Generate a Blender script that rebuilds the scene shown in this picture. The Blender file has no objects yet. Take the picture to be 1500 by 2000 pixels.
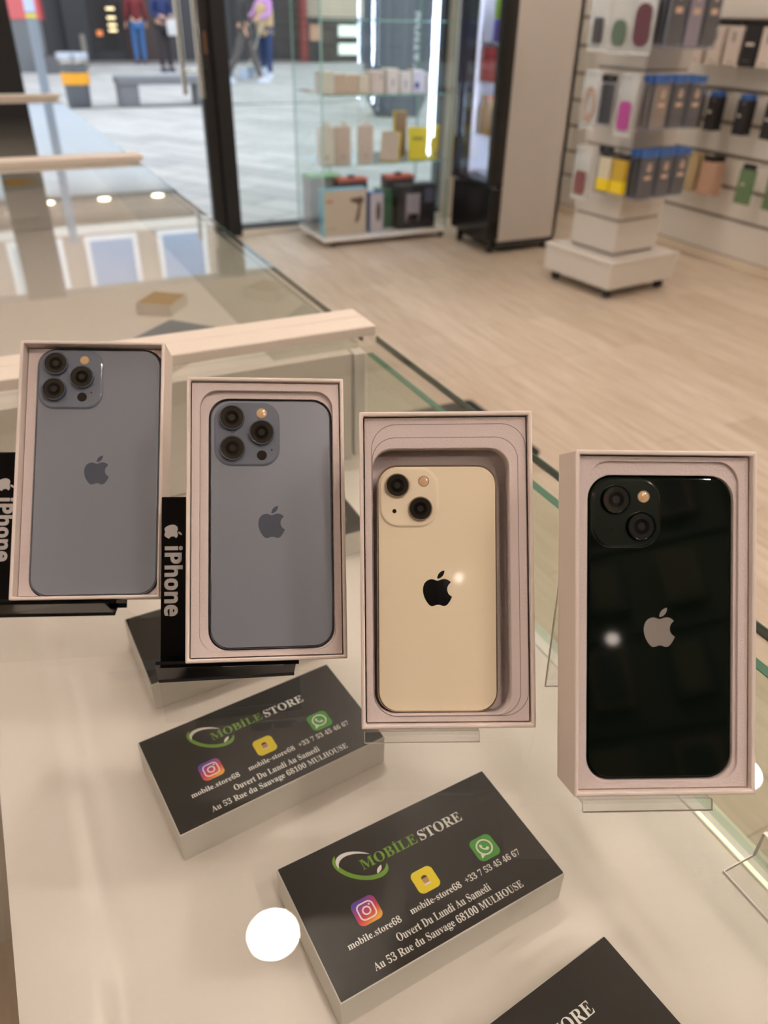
import bpy, math, random
from mathutils import Matrix, Vector, Euler
from mathutils.geometry import tessellate_polygon

sc = bpy.context.scene
COL = sc.collection
random.seed(7)

# ---------------------------------------------------------------- camera
cam_data = bpy.data.cameras.new('camera')
cam = bpy.data.objects.new('camera', cam_data)
COL.objects.link(cam)
sc.camera = cam
CAM_H = 1.235
CAM_R = Matrix(((0.89835809, 0.22419547, -0.37774216), (-0.43884540, 0.49560318, -0.74952799), (0.01916944, 0.83911494, 0.54361627)))
m4 = CAM_R.to_4x4(); m4.translation = Vector((0, 0, CAM_H))
cam.matrix_world = m4
cam_data.sensor_fit = 'HORIZONTAL'
cam_data.sensor_width = 36.0
cam_data.lens = 36.0 * 1503.0 / 1500.0
cam_data.clip_start = 0.02
cam_data.clip_end = 200
cam_data.dof.use_dof = True
cam_data.dof.focus_distance = 0.43
cam_data.dof.aperture_fstop = 10.5

# ---------------------------------------------------------------- world, exposure
w = bpy.data.worlds.new('sky'); sc.world = w; w.use_nodes = True
nt = w.node_tree
bg = nt.nodes['Background']
tc = nt.nodes.new('ShaderNodeTexCoord')
sep = nt.nodes.new('ShaderNodeSeparateXYZ')
rp = nt.nodes.new('ShaderNodeValToRGB')
nt.links.new(tc.outputs['Generated'], sep.inputs[0])
nt.links.new(sep.outputs['Z'], rp.inputs[0])
rp.color_ramp.elements[0].position = 0.0
rp.color_ramp.elements[0].color = (0.98, 0.985, 1.0, 1)
rp.color_ramp.elements[1].position = 0.6
rp.color_ramp.elements[1].color = (0.86, 0.92, 1.0, 1)
nt.links.new(rp.outputs[0], bg.inputs[0])
bg.inputs[1].default_value = SKY = 2.1
sc.view_settings.view_transform = 'Standard'
sc.view_settings.look = 'None'
sc.view_settings.exposure = 0.0
sc.view_settings.gamma = 1.0
sc.view_settings.use_curve_mapping = False
LAMP = 167.0
LAMP_COL = (1.0, 0.85, 0.75)
try:
    sc.cycles.max_bounces = 12
    sc.cycles.transparent_max_bounces = 24
    sc.cycles.diffuse_bounces = 4
    sc.cycles.glossy_bounces = 5
    sc.cycles.sample_clamp_indirect = 6.0
    sc.cycles.caustics_reflective = False
    sc.cycles.caustics_refractive = False
    sc.cycles.use_denoising = True
except Exception:
    pass

# ---------------------------------------------------------------- materials
def lin(c):
    return tuple((v / 12.92 if v <= 0.04045 else ((v + 0.055) / 1.055) ** 2.4) for v in c)
def rgb(r, g, b):
    return lin((r / 255, g / 255, b / 255)) + (1,)
MATS = {}
def mat(name, col=(200, 200, 200), rough=0.5, metal=0.0, spec=0.5, emit=0, noise=0, nscale=50, bump=0, coat=0, emitcol=None):
    if name in MATS: return MATS[name]
    m = bpy.data.materials.new(name); m.use_nodes = True; MATS[name] = m
    n = m.node_tree; b = n.nodes['Principled BSDF']
    c = rgb(*col)
    b.inputs['Base Color'].default_value = c
    b.inputs['Roughness'].default_value = rough
    b.inputs['Metallic'].default_value = metal
    b.inputs['Specular IOR Level'].default_value = spec
    b.inputs['Coat Weight'].default_value = coat
    b.inputs['Coat Roughness'].default_value = 0.02
    if emit:
        b.inputs['Emission Color'].default_value = (emitcol + (1,)) if emitcol else c
        b.inputs['Emission Strength'].default_value = emit
    if noise or bump:
        t = n.nodes.new('ShaderNodeTexCoord'); x = n.nodes.new('ShaderNodeTexNoise')
        x.inputs['Scale'].default_value = nscale; x.inputs['Detail'].default_value = 5
        n.links.new(t.outputs['Object'], x.inputs['Vector'])
        if noise:
            mx = n.nodes.new('ShaderNodeMix'); mx.data_type = 'RGBA'
            mx.inputs[6].default_value = tuple(v * (1 - noise) for v in c[:3]) + (1,)
            mx.inputs[7].default_value = tuple(min(1, v * (1 + noise)) for v in c[:3]) + (1,)
            n.links.new(x.outputs['Fac'], mx.inputs[0]); n.links.new(mx.outputs[2], b.inputs['Base Color'])
        if bump:
            bp = n.nodes.new('ShaderNodeBump'); bp.inputs['Strength'].default_value = bump
            bp.inputs['Distance'].default_value = 0.001
            n.links.new(x.outputs['Fac'], bp.inputs['Height']); n.links.new(bp.outputs[0], b.inputs['Normal'])
    return m
def glass(name, tint=(0.93, 0.97, 0.95), gloss=1.0, rough=0.0, ior=1.5, film=0.0, filmcol=(0.9, 0.9, 0.9)):
    """thin-walled sheet glass: clear transmission with a fresnel reflection, front faces only"""
    if name in MATS: return MATS[name]
    m = bpy.data.materials.new(name); m.use_nodes = True; MATS[name] = m
    n = m.node_tree; n.nodes.clear()
    out = n.nodes.new('ShaderNodeOutputMaterial'); tr = n.nodes.new('ShaderNodeBsdfTransparent')
    gl = n.nodes.new('ShaderNodeBsdfGlossy'); mx = n.nodes.new('ShaderNodeMixShader')
    fr = n.nodes.new('ShaderNodeFresnel'); ge = n.nodes.new('ShaderNodeNewGeometry')
    ma = n.nodes.new('ShaderNodeMath'); ma.operation = 'SUBTRACT'; ma.inputs[0].default_value = 1
    mb = n.nodes.new('ShaderNodeMath'); mb.operation = 'MULTIPLY'
    mc = n.nodes.new('ShaderNodeMath'); mc.operation = 'MULTIPLY'; mc.inputs[1].default_value = 1.75 * gloss; mc.use_clamp = True
    tr.inputs[0].default_value = tint + (1,); gl.inputs['Roughness'].default_value = rough
    fr.inputs[0].default_value = ior
    n.links.new(ge.outputs['Backfacing'], ma.inputs[1]); n.links.new(ma.outputs[0], mb.inputs[0])
    n.links.new(fr.outputs[0], mb.inputs[1]); n.links.new(mb.outputs[0], mc.inputs[0])
    n.links.new(mc.outputs[0], mx.inputs[0])
    src = tr
    if film:
        df = n.nodes.new('ShaderNodeBsdfDiffuse'); df.inputs[0].default_value = filmcol + (1,)
        m2 = n.nodes.new('ShaderNodeMixShader'); m2.inputs[0].default_value = film
        n.links.new(tr.outputs[0], m2.inputs[1]); n.links.new(df.outputs[0], m2.inputs[2]); src = m2
    n.links.new(src.outputs[0], mx.inputs[1]); n.links.new(gl.outputs[0], mx.inputs[2])
    n.links.new(mx.outputs[0], out.inputs[0])
    return m

# ---------------------------------------------------------------- mesh builder
class MB:
    def __init__(s): s.v = []; s.f = []; s.m = []; s.T = Matrix.Identity(4)
    def add(s, vs, fs, m=0):
        o = len(s.v)
        s.v += [tuple(s.T @ Vector(p)) for p in vs]
        for f in fs: s.f.append([i + o for i in f]); s.m.append(m)
        return s
    def box(s, x0, x1, y0, y1, z0, z1, m=0):
        v = [(x, y, z) for z in (z0, z1) for y in (y0, y1) for x in (x0, x1)]
        return s.add(v, [(0, 2, 3, 1), (4, 5, 7, 6), (0, 1, 5, 4), (2, 6, 7, 3), (0, 4, 6, 2), (1, 3, 7, 5)], m)
    def prism(s, poly, z0, z1, m=0, mtop=None):
        n = len(poly)
        v = [(x, y, z0) for x, y in poly] + [(x, y, z1) for x, y in poly]
        s.add(v, [tuple(range(n))[::-1]] + [(i, (i + 1) % n, n + (i + 1) % n, n + i) for i in range(n)], m)
        s.add([(x, y, z1) for x, y in poly], [tuple(range(n))], m if mtop is None else mtop)
        return s
    def loft(s, rings, m=0, cap=True):
        n = len(rings[0]); v = [p for r in rings for p in r]; f = []
        for k in range(len(rings) - 1):
            for i in range(n):
                f.append((k * n + i, k * n + (i + 1) % n, (k + 1) * n + (i + 1) % n, (k + 1) * n + i))
        if cap: f.append(tuple(range(n))[::-1]); f.append(tuple((len(rings) - 1) * n + i for i in range(n)))
        return s.add(v, f, m)
    def holed(s, outer, hole, z0, z1, m=0):
        pts = outer + hole
        tris = tessellate_polygon([[Vector((x, y, 0)) for x, y in outer], [Vector((x, y, 0)) for x, y in hole]])
        n = len(pts); f = []
        for t in tris:
            a, b, c = [Vector((*pts[i], 0)) for i in t]
            if (b - a).cross(c - a).z < 0: t = (t[0], t[2], t[1])
            f.append(tuple(i + n for i in t)); f.append(tuple(t[::-1]))
        no = len(outer); nh = len(hole)
        for i in range(no): j = (i + 1) % no; f.append((i, j, n + j, n + i))
        for i in range(nh): j = (i + 1) % nh; a, b = no + i, no + j; f.append((b, a, n + a, n + b))
        return s.add([(x, y, z0) for x, y in pts] + [(x, y, z1) for x, y in pts], f, m)
    def cyl(s, c, r, z0, z1, n=24, m=0, r2=None):
        r2 = r if r2 is None else r2
        a = [(c[0] + r * math.cos(t), c[1] + r * math.sin(t), z0) for t in [2 * math.pi * i / n for i in range(n)]]
        b = [(c[0] + r2 * math.cos(t), c[1] + r2 * math.sin(t), z1) for t in [2 * math.pi * i / n for i in range(n)]]
        return s.loft([a, b], m)
    def lathe(s, c, prof, n=24, m=0):
        rings = [[(c[0] + r * math.cos(2 * math.pi * i / n), c[1] + r * math.sin(2 * math.pi * i / n), z) for i in range(n)] for r, z in prof]
        return s.loft(rings, m)
    def tube(s, pts, r, n=8, m=0):
        pts = [Vector(p) for p in pts]; rings = []
        for k, p in enumerate(pts):
            d = (pts[min(k + 1, len(pts) - 1)] - pts[max(k - 1, 0)]).normalized()
            a = d.cross(Vector((0, 0, 1)) if abs(d.z) < .9 else Vector((1, 0, 0))).normalized(); b = d.cross(a)
            rr_ = r[k] if isinstance(r, (list, tuple)) else r
            rings.append([tuple(p + (a * math.cos(t) + b * math.sin(t)) * rr_) for t in [2 * math.pi * i / n for i in range(n)]])
        return s.loft(rings, m)
    def mesh(s, name, mats, smooth=False, ang=35):
        me = bpy.data.meshes.new(name); me.from_pydata(s.v, [], s.f)
        for q in (mats if isinstance(mats, (list, tuple)) else [mats]): me.materials.append(q)
        me.polygons.foreach_set('material_index', s.m)
        if smooth:
            me.polygons.foreach_set('use_smooth', [True] * len(me.polygons))
            try: me.set_sharp_from_angle(angle=math.radians(ang))
            except Exception: pass
        me.update(); return me
    def build(s, name, mats, parent=None, bevel=0, smooth=False, seg=2, ang=35):
        o = bpy.data.objects.new(name, s.mesh(name, mats, smooth or bevel > 0, ang)); COL.objects.link(o)
        if parent: o.parent = parent
        if bevel:
            b = o.modifiers.new('bevel', 'BEVEL'); b.width = bevel; b.segments = seg; b.limit_method = 'ANGLE'; b.angle_limit = math.radians(40)
        return o
def B(*a, **k): return MB().box(*a, **k)
def rr(w_, h_, r, cx=0, cy=0, n=8):
    p = []
    for sx, sy, a0 in ((1, 1, 0), (-1, 1, 90), (-1, -1, 180), (1, -1, 270)):
        for i in range(n + 1):
            a = math.radians(a0 + 90 * i / n)
            p.append((cx + sx * (w_ / 2 - r) + r * math.cos(a), cy + sy * (h_ / 2 - r) + r * math.sin(a)))
    return p
def ell(cx, cy, rx, ry, n=28, a0=0, a1=360):
    k = n if a1 - a0 == 360 else n - 1
    return [(cx + rx * math.cos(math.radians(a0 + (a1 - a0) * i / k)), cy + ry * math.sin(math.radians(a0 + (a1 - a0) * i / k))) for i in range(n)]
def flat_mesh(name, loops, m, ext=0.00004, grow=0):
    """filled 2-D outlines (even-odd holes) as a thin solid"""
    cu = bpy.data.curves.new(name, 'CURVE'); cu.dimensions = '2D'; cu.fill_mode = 'BOTH'; cu.extrude = ext; cu.offset = grow
    for lp in loops:
        sp = cu.splines.new('POLY'); sp.points.add(len(lp) - 1)
        for q, p in zip(sp.points, lp): q.co = (p[0], p[1], 0, 1)
        sp.use_cyclic_u = True
    o = bpy.data.objects.new(name, cu); COL.objects.link(o)
    dg = bpy.context.evaluated_depsgraph_get(); dg.update()
    me = bpy.data.meshes.new_from_object(o.evaluated_get(dg)); me.name = name
    bpy.data.objects.remove(o); bpy.data.curves.remove(cu)
    me.materials.clear(); me.materials.append(m)
    return me
def flat(name, loops, m, parent, z=0.0, rot=0, ext=0.00004, loc=(0, 0), grow=0):
    o = bpy.data.objects.new(name, flat_mesh(name, loops, m, ext, grow)); COL.objects.link(o)
    o.parent = parent; o.location = (loc[0], loc[1], z + ext); o.rotation_euler = (0, 0, rot)
    return o
def tag(o, label=None, cat=None, group=None, kind=None):
    if label: o['label'] = label
    if cat: o['category'] = cat
    if group: o['group'] = group
    if kind: o['kind'] = kind
    return o
def thing(name, label, cat, loc=(0, 0, 0), rz=0, group=None, mw=None):
    o = bpy.data.objects.new(name, None); COL.objects.link(o); o.empty_display_size = .05
    if mw is not None: o.matrix_world = mw
    else: o.location = loc; o.rotation_euler = (0, 0, rz)
    return tag(o, label, cat, group)
def struct(o): o['kind'] = 'structure'; return o
def copy_tree(o, parent=None):
    c = o.copy(); COL.objects.link(c)
    if parent is not None: c.parent = parent
    for ch in list(o.children): copy_tree(ch, c)
    return c
def frame_mat(cols, t):
    m = Matrix.Identity(4)
    for i, c in enumerate(cols):
        for r in range(3): m[r][i] = c[r]
    m.translation = Vector(t); return m

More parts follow.
